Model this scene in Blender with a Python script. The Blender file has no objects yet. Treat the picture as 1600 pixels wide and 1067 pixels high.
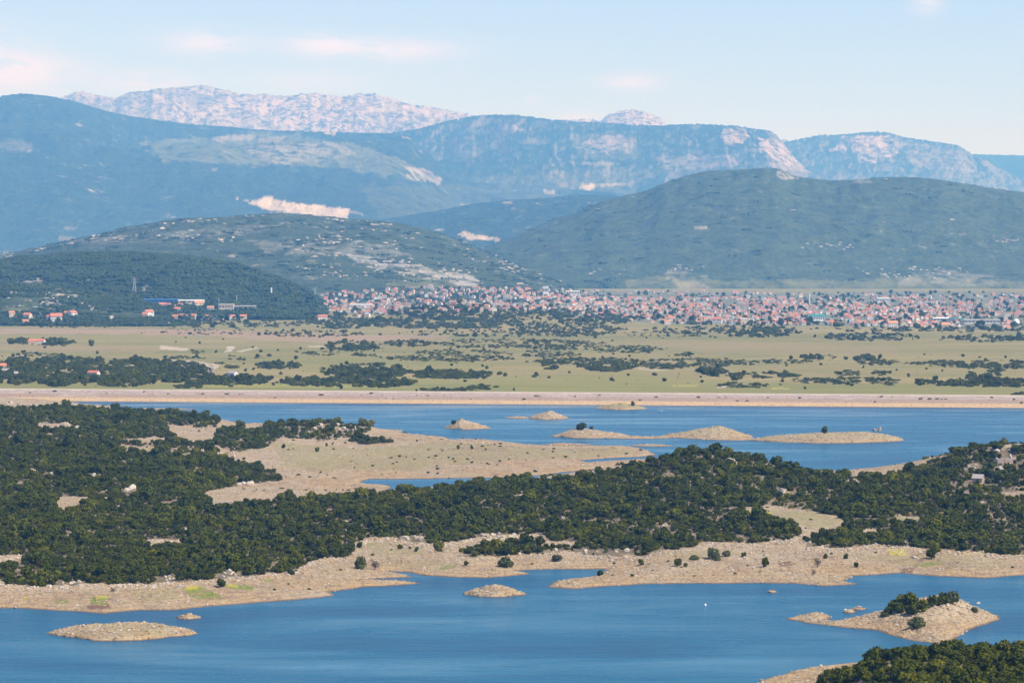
import bpy, math, random
import numpy as np
from mathutils import Vector

random.seed(7)
RNG = np.random.default_rng(11)
SC = bpy.context.scene
COL = SC.collection

# ------------------------------------------------------------------ camera, world, sun, exposure
CAM_H = 110.0
F = 4537.0                      # focal length in pixels of a 1600 px wide frame
PITCH = math.atan(133.5 / F)
cam_data = bpy.data.cameras.new("camera")
cam_data.sensor_width = 36.0
cam_data.lens = 36.0 * F / 1600.0
cam_data.clip_start = 1.0
cam_data.clip_end = 120000.0
cam = bpy.data.objects.new("camera", cam_data)
COL.objects.link(cam)
cam.location = (0, 0, CAM_H)
cam.rotation_euler = (math.pi / 2 - PITCH, 0, 0)
SC.camera = cam

SUN_ELEV = math.radians(50)
SUN_AZ = math.radians(118)      # clockwise from the view direction (+Y) towards the right (+X)
world = bpy.data.worlds.new("World")
SC.world = world
world.use_nodes = True
wn = world.node_tree.nodes
wl = world.node_tree.links
wn.clear()
sky = wn.new("ShaderNodeTexSky")
sky.sky_type = 'NISHITA'
sky.sun_disc = False
sky.sun_elevation = SUN_ELEV
sky.sun_rotation = SUN_AZ
sky.altitude = 700
sky.air_density = 1.0
sky.dust_density = 0.0
sky.ozone_density = 4.0
bg = wn.new("ShaderNodeBackground")
bg.inputs[1].default_value = 0.11
wout = wn.new("ShaderNodeOutputWorld")
# soft thin clouds low over the mountains, laid out by direction
tc = wn.new("ShaderNodeTexCoord")
sepw = wn.new("ShaderNodeSeparateXYZ")
wl.new(tc.outputs["Generated"], sepw.inputs[0])


def wmath(op, a, b=None, c=None, clamp=False):
    n = wn.new("ShaderNodeMath")
    n.operation = op
    n.use_clamp = clamp
    for i, v in enumerate((a, b, c)):
        if v is None:
            continue
        if isinstance(v, (int, float)):
            n.inputs[i].default_value = v
        else:
            wl.new(v, n.inputs[i])
    return n.outputs[0]


az_ = wmath('ARCTAN2', sepw.outputs[0], sepw.outputs[1])
el_ = wmath('ARCSINE', sepw.outputs[2])
comb = wn.new("ShaderNodeCombineXYZ")
wl.new(wmath('MULTIPLY', az_, 48.0), comb.inputs[0])
wl.new(wmath('MULTIPLY', el_, 190.0), comb.inputs[1])
cn = wn.new("ShaderNodeTexNoise")
cn.inputs["Scale"].default_value = 1.0
cn.inputs["Detail"].default_value = 7
cn.inputs["Roughness"].default_value = 0.70
wl.new(comb.outputs[0], cn.inputs["Vector"])
CLOUDS = [(30, 118, 90, 30, 1.0), (230, 132, 70, 18, .6), (325, 70, 72, 18, .75), (505, 72, 60, 16, .8),
          (620, 80, 95, 18, .75), (985, 130, 46, 13, .7), (832, 156, 12, 5, .4), (1446, 12, 24, 16, .6),
          (480, 128, 110, 20, .35), (718, 120, 16, 7, .35), (900, 185, 40, 9, .5), (-120, 90, 120, 40, .9),
          (1750, 60, 90, 26, .7), (1900, 120, 120, 22, .6), (-420, 60, 150, 30, .8)]
tot = None
for (cx, cy, rx, ry, k) in CLOUDS:
    a0 = math.atan((cx - 800) / F)
    e0 = math.atan((400 - cy) / F)
    dx = wmath('DIVIDE', wmath('SUBTRACT', az_, a0), rx / F)
    dy = wmath('DIVIDE', wmath('SUBTRACT', el_, e0), ry / F)
    r2 = wmath('ADD', wmath('MULTIPLY', dx, dx), wmath('MULTIPLY', dy, dy))
    g = wmath('MULTIPLY', wmath('POWER', 2.718, wmath('MULTIPLY', r2, -1.0)), k)
    tot = g if tot is None else wmath('ADD', tot, g)
nz = wmath('ADD', wmath('MULTIPLY', cn.outputs[0], 6.5), -2.2, clamp=True)
cmask = wmath('MULTIPLY', wmath('MULTIPLY', tot, nz, clamp=True), 0.95, clamp=True)
hs = wn.new("ShaderNodeHueSaturation")
hs.inputs["Saturation"].default_value = 0.93
wl.new(sky.outputs[0], hs.inputs["Color"])
tint = wn.new("ShaderNodeMixRGB")
tint.blend_type = 'MULTIPLY'
tint.inputs[0].default_value = 1.0
tint.inputs[2].default_value = (1.0, 0.96, 1.17, 1)
wl.new(hs.outputs[0], tint.inputs[1])
wmix = wn.new("ShaderNodeMixRGB")
wl.new(cmask, wmix.inputs[0])
wl.new(tint.outputs[0], wmix.inputs[1])
wmix.inputs[2].default_value = (7.3, 7.0, 8.4, 1)
wl.new(wmix.outputs[0], bg.inputs[0])
wl.new(bg.outputs[0], wout.inputs[0])

sun_data = bpy.data.lights.new("sun", 'SUN')
sun_data.energy = 4.8
sun_data.angle = math.radians(0.53)
sun_data.color = (1.0, 0.95, 0.87)
sun = bpy.data.objects.new("sun", sun_data)
COL.objects.link(sun)
sdir = Vector((math.sin(SUN_AZ) * math.cos(SUN_ELEV), math.cos(SUN_AZ) * math.cos(SUN_ELEV), math.sin(SUN_ELEV)))
sun.rotation_euler = (-sdir).to_track_quat('-Z', 'Y').to_euler()
sun.location = (0, 0, 3000)

SC.view_settings.view_transform = 'Standard'
SC.view_settings.look = 'None'
SC.view_settings.gamma = 1.0
SC.view_settings.use_curve_mapping = False
SC.view_settings.exposure = 0.38
SC.cycles.max_bounces = 5
SC.cycles.diffuse_bounces = 2
SC.cycles.glossy_bounces = 2
SC.cycles.volume_bounces = 1
SC.cycles.use_denoising = True

HAZE_DENSITY = 6.0e-5
HAZE_ANISO = 0.0
HAZE_COLOR = (0.15, 0.47, 1.0, 1)

# ------------------------------------------------------------------ projection and noise helpers
CP, SP = math.cos(PITCH), math.sin(PITCH)


def project(x, y, z):
    """world -> pixel of a 1600 x 1067 frame"""
    dz = z - CAM_H
    depth = y * CP - dz * SP
    up = y * SP + dz * CP
    return 800 + F * x / depth, 533.5 - F * up / depth


def on_level(px, py, z=0.0):
    """pixel -> point of the horizontal plane at height z"""
    u, v = (np.asarray(px, float) - 800) / F, -(np.asarray(py, float) - 533.5) / F
    dy, dz = CP + v * SP, -SP + v * CP
    t = (z - CAM_H) / dz
    return u * t, dy * t


def z_at(px, py, D):
    """height of the pixel's ray at ground distance D"""
    v = -(py - 533.5) / F
    return CAM_H + D * (-SP + v * CP) / (CP + v * SP)


def x_at(px, D):
    return (np.asarray(px, float) - 800) / F * np.asarray(D, float)


_perm = np.random.default_rng(5).permutation(1024)
_perm = np.concatenate([_perm, _perm, _perm])
_ga = np.random.default_rng(6).uniform(0, 2 * np.pi, 1024)
_gx, _gy = np.cos(_ga), np.sin(_ga)


def pnoise(x, y, seed=0):
    x = np.asarray(x, float) + seed * 17.31
    y = np.asarray(y, float) + seed * 9.77
    xi, yi = np.floor(x).astype(np.int64), np.floor(y).astype(np.int64)
    xf, yf = x - xi, y - yi
    u, v = xf * xf * xf * (xf * (xf * 6 - 15) + 10), yf * yf * yf * (yf * (yf * 6 - 15) + 10)

    def g(ix, iy, fx, fy):
        h = _perm[_perm[ix & 1023] + (iy & 1023)] & 1023
        return _gx[h] * fx + _gy[h] * fy
    a, b = g(xi, yi, xf, yf), g(xi + 1, yi, xf - 1, yf)
    c, d = g(xi, yi + 1, xf, yf - 1), g(xi + 1, yi + 1, xf - 1, yf - 1)
    return 1.4 * ((a + u * (b - a)) + v * ((c + u * (d - c)) - (a + u * (b - a))))


def fbm(x, y, oct=5, seed=0, gain=0.5, ridged=False):
    s, a, t = 0.0, 1.0, 0.0
    for i in range(oct):
        n = pnoise(x * 2 ** i, y * 2 ** i, seed + i * 3)
        if ridged:
            n = 1 - 2 * np.abs(n)
        s = s + a * n
        t += a
        a *= gain
    return s / t


def sstep(a, b, x):
    t = np.clip((x - a) / (b - a), 0, 1)
    return t * t * (3 - 2 * t)


def in_poly(poly, x, y):
    poly = np.asarray(poly, float)
    inside = np.zeros(np.shape(x), bool)
    n = len(poly)
    for i in range(n):
        x1, y1 = poly[i]
        x2, y2 = poly[(i + 1) % n]
        if y1 == y2:
            continue
        c = ((y1 > y) != (y2 > y)) & (x < (x2 - x1) * (y - y1) / (y2 - y1) + x1)
        inside ^= c
    return inside


def signed_dist(poly, x, y):
    poly = np.asarray(poly, float)
    d = np.full(np.shape(x), 1e18)
    n = len(poly)
    for i in range(n):
        a, b = poly[i], poly[(i + 1) % n]
        ex, ey = b[0] - a[0], b[1] - a[1]
        L = ex * ex + ey * ey + 1e-9
        t = np.clip(((x - a[0]) * ex + (y - a[1]) * ey) / L, 0, 1)
        d = np.minimum(d, (x - a[0] - t * ex) ** 2 + (y - a[1] - t * ey) ** 2)
    d = np.sqrt(d)
    return np.where(in_poly(poly, x, y), d, -d)


# ------------------------------------------------------------------ mesh helpers
def np_mesh(name, verts, faces, smooth=True, attrs=None):
    me = bpy.data.meshes.new(name)
    verts = np.ascontiguousarray(verts, np.float32)
    faces = np.ascontiguousarray(faces, np.int32)
    k = faces.shape[1] if faces.size else 4
    me.vertices.add(len(verts))
    me.vertices.foreach_set("co", verts.ravel())
    if faces.size:
        me.loops.add(faces.size)
        me.loops.foreach_set("vertex_index", faces.ravel())
        me.polygons.add(len(faces))
        me.polygons.foreach_set("loop_start", np.arange(0, faces.size, k, dtype=np.int32))
        me.polygons.foreach_set("use_smooth", np.full(len(faces), smooth, bool))
    for an, av in (attrs or {}).items():
        av = np.asarray(av)
        if av.ndim == 2:
            at = me.attributes.new(an, 'FLOAT_VECTOR', 'POINT')
            at.data.foreach_set("vector", np.ascontiguousarray(av, np.float32).ravel())
        elif av.dtype.kind == 'i':
            at = me.attributes.new(an, 'INT', 'POINT')
            at.data.foreach_set("value", np.ascontiguousarray(av, np.int32))
        else:
            at = me.attributes.new(an, 'FLOAT', 'POINT')
            at.data.foreach_set("value", np.ascontiguousarray(av, np.float32))
    me.update(calc_edges=True)
    return me


def link(name, data, mat=None, parent=None, label=None, cat=None, kind=None, group=None, loc=None, rz=0, scale=None):
    o = bpy.data.objects.new(name, data)
    COL.objects.link(o)
    if mat is not None and data is not None and len(data.materials) == 0:
        data.materials.append(mat)
    if parent is not None:
        o.parent = parent
    if label:
        o["label"] = label
    if cat:
        o["category"] = cat
    if kind:
        o["kind"] = kind
    if group:
        o["group"] = group
    if loc is not None:
        o.location = loc
    if rz:
        o.rotation_euler = (0, 0, rz)
    if scale is not None:
        o.scale = scale
    return o


def grid_faces(nr, nc):
    i = np.arange(nr * nc).reshape(nr, nc)
    return np.stack([i[:-1, :-1].ravel(), i[:-1, 1:].ravel(), i[1:, 1:].ravel(), i[1:, :-1].ravel()], 1)


def prune(verts, faces, keep, attrs):
    faces = faces[keep]
    used = np.unique(faces)
    remap = np.full(len(verts), -1, np.int64)
    remap[used] = np.arange(len(used))
    return verts[used], remap[faces], {k: v[used] for k, v in attrs.items()}


# ------------------------------------------------------------------ material helpers
class NT:
    def __init__(self, name):
        self.m = bpy.data.materials.new(name)
        self.m.use_nodes = True
        self.t = self.m.node_tree
        self.t.nodes.clear()
        self.out = self.n("ShaderNodeOutputMaterial")
        self.b = self.n("ShaderNodeBsdfPrincipled")
        self.l(self.b.outputs[0], self.out.inputs[0])
        self.b.inputs["Roughness"].default_value = 0.9
        self.b.inputs["Specular IOR Level"].default_value = 0.15

    def n(self, k, **kw):
        n = self.t.nodes.new(k)
        for a, v in kw.items():
            setattr(n, a, v)
        return n

    def l(self, a, b):
        self.t.links.new(a, b)

    def math(self, op, a, b=None, clamp=False):
        n = self.n("ShaderNodeMath", operation=op, use_clamp=clamp)
        for i, v in enumerate((a, b)):
            if v is None:
                continue
            if isinstance(v, (int, float)):
                n.inputs[i].default_value = v
            else:
                self.l(v, n.inputs[i])
        return n.outputs[0]

    def pos(self, sx=1, sy=1, sz=1):
        g = self.n("ShaderNodeNewGeometry")
        v = self.n("ShaderNodeVectorMath", operation='MULTIPLY')
        v.inputs[1].default_value = (sx, sy, sz)
        self.l(g.outputs["Position"], v.inputs[0])
        return v.outputs[0]

    def noise(self, vec, scale=1.0, detail=4, rough=0.55, dist=0.0):
        n = self.n("ShaderNodeTexNoise")
        n.inputs["Scale"].default_value = scale
        n.inputs["Detail"].default_value = detail
        n.inputs["Roughness"].default_value = rough
        n.inputs["Distortion"].default_value = dist
        self.l(vec, n.inputs["Vector"])
        return n.outputs[0]

    def ramp(self, v, a, b):
        n = self.n("ShaderNodeMapRange")
        n.inputs[1].default_value = a
        n.inputs[2].default_value = b
        self.l(v, n.inputs[0])
        return n.outputs[0]

    def attr(self, name):
        n = self.n("ShaderNodeAttribute", attribute_name=name)
        return n.outputs["Fac"]

    def mix(self, f, a, b, mode='MIX'):
        n = self.n("ShaderNodeMixRGB", blend_type=mode)
        for i, v in enumerate((f, a, b)):
            if isinstance(v, (int, float)):
                n.inputs[i].default_value = v
            elif isinstance(v, tuple):
                n.inputs[i].default_value = v + (1,) if len(v) == 3 else v
            else:
                self.l(v, n.inputs[i])
        return n.outputs[0]

    def bump(self, h, strength=1.0, dist=1.0):
        n = self.n("ShaderNodeBump")
        n.inputs["Strength"].default_value = strength
        n.inputs["Distance"].default_value = dist
        self.l(h, n.inputs["Height"])
        self.l(n.outputs[0], self.b.inputs["Normal"])

    def color(self, c):
        if isinstance(c, tuple):
            self.b.inputs["Base Color"].default_value = c + (1,)
        else:
            self.l(c, self.b.inputs["Base Color"])
        return self.m


def mat_shore():
    t = NT("limestone_shore")
    p = t.pos()
    n1 = t.noise(p, 0.02, 5, 0.6)
    n2 = t.noise(p, 0.16, 6, 0.65)
    n3 = t.noise(p, 0.9, 4, 0.7)
    c = t.mix(t.ramp(n1, 0.35, 0.65), (0.46, 0.305, 0.14), (0.345, 0.25, 0.145))
    c = t.mix(t.ramp(n2, 0.42, 0.68), c, (0.46, 0.325, 0.16))
    sep = t.n("ShaderNodeSeparateXYZ")
    t.l(p, sep.inputs[0])
    # stone above the drawdown line is greyer, below it is stained tan
    zu = t.math('ADD', sep.outputs[2], t.math('MULTIPLY', t.ramp(n1, .3, .7), -0.8))
    c = t.mix(t.math('MULTIPLY', t.ramp(zu, 0.3, 1.5), 0.5), c, t.mix(t.ramp(n2, 0.4, 0.62), (0.25, 0.178, 0.11), (0.42, 0.325, 0.215)))
    c = t.mix(t.ramp(n2, 0.46, 0.30), c, (0.22, 0.165, 0.115))
    c = t.mix(t.math('MULTIPLY', t.ramp(n3, 0.52, 0.36), 0.75), c, (0.12, 0.085, 0.06))
    rk = t.math('MULTIPLY', t.attr("rock"), t.ramp(n3, 0.40, 0.58))
    c = t.mix(rk, c, (0.42, 0.345, 0.235))
    g = t.math('MULTIPLY', t.attr("grass"), t.ramp(n2, 0.30, 0.62))
    gc = t.mix(t.ramp(n3, .35, .65), (0.30, 0.265, 0.115), (0.20, 0.205, 0.075))
    c = t.mix(g, c, gc)
    c = t.mix(t.math('MULTIPLY', t.attr("green"), t.ramp(n2, 0.25, 0.55)), c, (0.17, 0.21, 0.035))
    c = t.mix(t.math('MULTIPLY', t.attr("yellow"), t.ramp(n2, 0.25, 0.55)), c, (0.46, 0.40, 0.03))
    c = t.mix(t.attr("mud"), c, (0.17, 0.095, 0.06))
    fl = t.math('MULTIPLY', t.attr("floor"), t.ramp(n2, 0.70, 0.45))
    c = t.mix(fl, c, (0.15, 0.12, 0.07))
    ring = t.math('SINE', t.math('ADD', t.math('MULTIPLY', sep.outputs[2], 13.0), t.math('MULTIPLY', n2, 9.0)))
    c = t.mix(t.math('MULTIPLY', t.math('MULTIPLY', t.ramp(ring, 0.2, 1.0), t.ramp(sep.outputs[2], 3.2, 2.2)), 0.35), c, (0.20, 0.145, 0.10))
    wz = t.math('ADD', sep.outputs[2], t.math('MULTIPLY', t.ramp(n2, .3, .7), -0.25))
    c = t.mix(t.ramp(wz, 0.16, 0.0), c, (0.17, 0.11, 0.07))
    h = t.math('ADD', t.math('MULTIPLY', n2, 1.2), t.math('MULTIPLY', n3, 0.5))
    t.bump(h, 0.9, 1.1)
    return t.color(c)


def mat_rock(name, a, b):
    t = NT(name)
    oi = t.n("ShaderNodeObjectInfo")
    p = t.pos()
    n = t.noise(p, 1.2, 4, 0.65)
    c = t.mix(oi.outputs["Random"], a, b)
    c = t.mix(t.ramp(n, 0.5, 0.3), c, (0.20, 0.16, 0.13))
    t.bump(n, 0.6, 0.3)
    return t.color(c)


def mat_leaf(name, dark, mid, light):
    t = NT(name)
    oi = t.n("ShaderNodeObjectInfo")
    n = t.noise(t.pos(), 0.03, 3, 0.6)
    n2 = t.noise(t.pos(), 1.4, 2, 0.6)
    r = t.math('ADD', t.math('MULTIPLY', oi.outputs["Random"], 0.6), t.math('MULTIPLY', t.ramp(n, .35, .65), 0.4))
    c = t.mix(t.ramp(r, 0.0, 0.55), dark, mid)
    c = t.mix(t.ramp(r, 0.62, 1.0), c, light)
    c = t.mix(t.math('MULTIPLY', t.ramp(n2, .45, .75), .5), c, light)
    t.b.inputs["Roughness"].default_value = 0.75
    t.b.inputs["Specular IOR Level"].default_value = 0.03
    return t.color(c)


def mat_plain():
    t = NT("meadow_plain")
    p = t.pos()
    ps = t.pos(0.3, 1, 1)
    n1 = t.noise(ps, 0.006, 5, 0.6)
    n2 = t.noise(p, 0.05, 5, 0.65)
    n3 = t.noise(ps, 0.02, 4, 0.6)
    c = t.mix(t.ramp(n1, 0.36, 0.64), (0.20, 0.185, 0.055), (0.285, 0.22, 0.09))
    vo = t.n("ShaderNodeTexVoronoi")
    t.l(t.pos(0.0011, 0.0085, 1), vo.inputs["Vector"])
    vo.inputs["Scale"].default_value = 1.0
    c = t.mix(0.6, c, t.mix(vo.outputs["Color"], (0.15, 0.155, 0.042), (0.36, 0.27, 0.12)))
    c = t.mix(t.math('MULTIPLY', t.ramp(n3, 0.50, 0.68), 0.7), c, (0.14, 0.155, 0.045))
    c = t.mix(t.math('MULTIPLY', t.ramp(n2, 0.58, 0.72), 0.5), c, (0.36, 0.31, 0.17))
    c = t.mix(t.math('MULTIPLY', t.ramp(n2, 0.44, 0.30), 0.55), c, (0.12, 0.135, 0.05))
    c = t.mix(t.attr("plough"), c, t.mix(t.ramp(n3, .35, .65), (0.29, 0.19, 0.115), (0.34, 0.25, 0.155)))
    c = t.mix(t.attr("green"), c, t.mix(t.ramp(n3, .35, .65), (0.16, 0.175, 0.04), (0.24, 0.22, 0.065)))
    c = t.mix(t.attr("yellow"), c, (0.33, 0.30, 0.07))
    c = t.mix(t.attr("bare"), c, t.mix(t.ramp(n2, .4, .6), (0.55, 0.46, 0.35), (0.40, 0.33, 0.26)))
    c = t.mix(t.attr("town"), c, t.mix(t.ramp(n2, .4, .6), (0.07, 0.09, 0.04), (0.24, 0.23, 0.17)))
    t.bump(n2, 0.5, 2.0)
    return t.color(c)


def mat_hill(name, forest_a, forest_b, rock, rock_lo, rock_hi, fine=0.02, big=0.0025, bumpd=8, cliff=0.0, grass=(0.15, 0.155, 0.07)):
    t = NT(name)
    p = t.pos()
    n1 = t.noise(p, big, 5, 0.6)
    n2 = t.noise(p, fine, 5, 0.68)
    n3 = t.noise(p, fine * 4.5, 3, 0.6)
    c = t.mix(t.ramp(n2, 0.35, 0.62), forest_a, forest_b)
    c = t.mix(t.math('MULTIPLY', t.ramp(n3, 0.55, 0.38), 0.6), c, tuple(v * 0.45 for v in forest_a))
    c = t.mix(t.math('MULTIPLY', t.attr("grass"), t.ramp(n2, 0.32, 0.55)), c, grass)
    r = t.math('MULTIPLY', t.ramp(n1, 0.42, 0.62), t.ramp(n2, rock_lo, rock_hi))
    r = t.math('ADD', r, t.math('MULTIPLY', t.attr("rock"), t.ramp(n2, 0.40, 0.56)), True)
    c = t.mix(r, c, rock)
    if cliff > 0:
        g = t.n("ShaderNodeNewGeometry")
        sp = t.n("ShaderNodeSeparateXYZ")
        t.l(g.outputs["True Normal"], sp.inputs[0])
        c = t.mix(t.math('MULTIPLY', t.ramp(sp.outputs[2], 0.86, 0.66), cliff), c, rock)
    q = t.mix(t.ramp(n3, .35, .65), (0.64, 0.51, 0.33), (0.48, 0.37, 0.25))
    c = t.mix(t.attr("bare"), c, q)
    t.bump(t.math('ADD', n2, t.math('MULTIPLY', n3, 0.5)), 0.9, bumpd)
    return t.color(c)


def mat_plain_colour(name, col, var=0.15, scale=0.6, rough=0.85):
    t = NT(name)
    n = t.noise(t.pos(), scale, 3, 0.6)
    oi = t.n("ShaderNodeObjectInfo")
    lo = tuple(v * (1 - var) for v in col)
    hi = tuple(min(1, v * (1 + var)) for v in col)
    f = t.math('ADD', t.math('MULTIPLY', n, 0.6), t.math('MULTIPLY', oi.outputs["Random"], 0.4))
    t.b.inputs["Roughness"].default_value = rough
    return t.color(t.mix(f, lo, hi))


def mat_water():
    t = NT("lake_water")
    p = t.pos()
    calm = t.noise(t.pos(0.006, 0.020, 1), 1.0, 5, 0.6, 0.5)
    c = t.mix(t.ramp(calm, 0.35, 0.7), (0.001, 0.068, 0.142), (0.003, 0.138, 0.235))
    t.b.inputs["IOR"].default_value = 1.33
    t.b.inputs["Specular IOR Level"].default_value = 0.22
    t.l(t.math('ADD', 0.12, t.math('MULTIPLY', t.ramp(calm, 0.68, 0.48), 0.16)), t.b.inputs["Roughness"])
    w1 = t.noise(t.pos(0.45, 0.9, 1), 1.0, 3, 0.6)
    w2 = t.noise(t.pos(0.06, 0.15, 1), 1.0, 3, 0.6)
    h = t.math('ADD', w1, t.math('MULTIPLY', w2, 1.5))
    b = t.n("ShaderNodeBump")
    t.l(t.math('ADD', 0.35, t.math('MULTIPLY', t.ramp(calm, 0.68, 0.52), 0.65)), b.inputs["Strength"])
    b.inputs["Distance"].default_value = 0.5
    t.l(h, b.inputs["Height"])
    t.l(b.outputs[0], t.b.inputs["Normal"])
    return t.color(c)


def mat_dam():
    t = NT("dam_stone")
    p = t.pos(0.25, 1, 1)
    sep = t.n("ShaderNodeSeparateXYZ")
    t.l(t.pos(), sep.inputs[0])
    n = t.noise(p, 0.12, 5, 0.65)
    n2 = t.noise(t.pos(), 0.5, 4, 0.7)
    zj = t.math('ADD', sep.outputs[2], t.math('MULTIPLY', n, 1.2))
    c = t.mix(t.ramp(zj, 2.7, 3.5), (0.52, 0.365, 0.20), (0.34, 0.25, 0.185))
    c = t.mix(t.ramp(zj, 5.3, 5.7), c, (0.38, 0.305, 0.26))
    c = t.mix(t.math('MULTIPLY', t.ramp(n2, 0.52, 0.36), 0.55), c, (0.17, 0.125, 0.10))
    c = t.mix(t.math('MULTIPLY', t.ramp(n, 0.56, 0.72), 0.5), c, (0.52, 0.44, 0.37))
    c = t.mix(t.ramp(sep.outputs[2], 0.35, 0.05), c, (0.16, 0.11, 0.08))
    t.bump(n2, 0.8, 0.8)
    return t.color(c)


M_SHORE = mat_shore()
M_ROCK = mat_rock("grey_limestone", (0.44, 0.365, 0.275), (0.56, 0.50, 0.41))
M_ROCK_TAN = mat_rock("tan_limestone", (0.40, 0.26, 0.115), (0.47, 0.34, 0.175))
M_LEAF = mat_leaf("shrub_leaves", (0.024, 0.034, 0.003), (0.066, 0.080, 0.006), (0.150, 0.145, 0.012))
M_LEAF_OLIVE = mat_leaf("olive_leaves", (0.064, 0.074, 0.026), (0.092, 0.104, 0.036), (0.14, 0.145, 0.055))
M_LEAF_BARE = mat_leaf("grey_twigs", (0.10, 0.075, 0.055), (0.13, 0.10, 0.075), (0.17, 0.14, 0.10))
M_BARK = mat_plain_colour("bark", (0.07, 0.052, 0.038), 0.3, 3)
M_WATER = mat_water()
M_DAM = mat_dam()
M_PLAIN = mat_plain()
M_HILL_DARK = mat_hill("cloud_shaded_oak_wood", (0.016, 0.025, 0.014), (0.030, 0.043, 0.020), (0.42, 0.39, 0.35), 0.60, 0.68, 0.03, 0.006, 5)  # dense wood; cloud shade over this hill is put into its darker colours
M_HILL_KARST = mat_hill("karst_hillside", (0.040, 0.056, 0.026), (0.078, 0.100, 0.044), (0.38, 0.35, 0.31), 0.60, 0.68, 0.022, 0.0028, 6)
M_HILL_GREEN = mat_hill("wooded_hillside", (0.044, 0.062, 0.028), (0.086, 0.110, 0.048), (0.45, 0.40, 0.35), 0.64, 0.74, 0.018, 0.0022, 8)
M_MOUNT = mat_hill("forest_mountainside", (0.026, 0.044, 0.020), (0.054, 0.080, 0.032), (0.50, 0.40, 0.34), 0.64, 0.76, 0.012, 0.0008, 30, 0.35)
M_SLOPE = mat_hill("forest_slope", (0.028, 0.042, 0.020), (0.056, 0.076, 0.034), (0.55, 0.46, 0.40), 0.62, 0.74, 0.010, 0.0009, 34, 0.0)
M_PEAK = mat_hill("bare_limestone_range", (0.13, 0.13, 0.12), (0.25, 0.22, 0.20), (0.62, 0.51, 0.45), 0.44, 0.54, 0.013, 0.0009, 70, 0.2, (0.12, 0.13, 0.08))

# ------------------------------------------------------------------ near land: shapes of the shores
def tps_fit(pts):
    pts = np.asarray(pts, float)
    P = pts[:, :2] / 300.0
    n = len(P)
    r2 = ((P[:, None] - P[None]) ** 2).sum(-1)
    K = np.where(r2 > 0, r2 * np.log(r2 + 1e-12), 0) + np.eye(n) * 0.02
    A = np.zeros((n + 3, n + 3))
    A[:n, :n] = K
    A[:n, n] = 1
    A[:n, n + 1:] = P
    A[n:, :n] = A[:n, n:].T
    w = np.linalg.solve(A, np.concatenate([pts[:, 2], np.zeros(3)]))

    def f(x, y):
        sh = np.shape(x)
        x, y = np.ravel(x) / 300.0, np.ravel(y) / 300.0
        out = w[n] + w[n + 1] * x + w[n + 2] * y
        for i in range(n):
            q = (x - P[i, 0]) ** 2 + (y - P[i, 1]) ** 2
            out = out + w[i] * np.where(q > 0, q * np.log(q + 1e-12), 0)
        return out.reshape(sh)
    return f


class PolyLand:
    def __init__(self, shore_px, ctrl, width, rough=1.0, rag=2.0, big=0.8):
        px, py = np.array(shore_px, float).T
        self.poly = np.stack(on_level(px, py), 1)
        self.f = tps_fit([(x_at(p, D), D, z) for p, D, z in ctrl])
        self.w, self.rough, self.rag, self.big = width, rough, rag, big

    def z(self, x, y):
        sd = signed_dist(self.poly, x, y) + self.rag * fbm(x / 14, y / 14, 4, 2)
        h = np.maximum(self.f(x, y), 0.5) + self.big * fbm(x / 55, y / 55, 3, 9)
        k = sstep(0, self.w, sd)
        n = self.rough * (0.45 * fbm(x / 7, y / 9, 4, 4, 0.6, True) + 0.35 * np.abs(fbm(x / 22, y / 22, 3, 6)))
        land = 0.12 + 0.25 * np.clip(sd / 2.5, 0, 1) + k * np.maximum(h, 0.3) + n * np.clip(sd / 5, 0, 1)
        return np.where(sd > 0, np.maximum(land, 0.05), np.maximum(0.1 + sd * 0.35, -2.5))


class MoundLand:
    """an islet: outline between two pixels on the water, its depth, height and where the top is"""
    def __init__(self, p0, p1, ybase, depth, h, peak=0.5, seed=0, sharp=1.3):
        x0, y0 = on_level(p0, ybase)
        x1, y1 = on_level(p1, ybase)
        self.cx, self.a = (x0 + x1) / 2, (x1 - x0) / 2
        self.cy, self.b = y0 + depth / 2, depth / 2
        self.h, self.peak, self.seed, self.sharp = h, peak, seed, sharp

    def z(self, x, y):
        u, v = (x - self.cx) / self.a, (y - self.cy) / self.b
        q = self.peak * 2 - 1
        us = np.where(u < q, (u - q) / (1 + q), (u - q) / (1 - q))
        # outline keeps pointed ends
        vv = v / np.maximum(0.25, 1 - 0.55 * np.abs(u) ** 1.5)
        edge = np.sqrt(u * u * 0.98 + vv * vv) + 0.22 * fbm(u * 3.0, v * 2.2, 4, self.seed)
        sd = (1 - edge)
        top = np.clip(1 - np.sqrt(us * us + vv * vv * 0.8), 0, 1) ** self.sharp
        k = min(1.0, self.h / 2.0)
        rough = k * (0.75 * fbm(x / 6, y / 4, 4, 4 + self.seed, 0.6, True) + 0.7 * fbm(x / 15, y / 9, 3, self.seed))
        land = 0.10 + self.h * (1.02 * top + 0.09 * np.clip(sd * 2.2, 0, 1)) + rough * np.clip(sd * 4, 0, 1)
        return np.where(sd > 0, np.maximum(land, 0.05), np.maximum(0.1 + sd * 4 * self.b / 8, -2.0))


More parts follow.
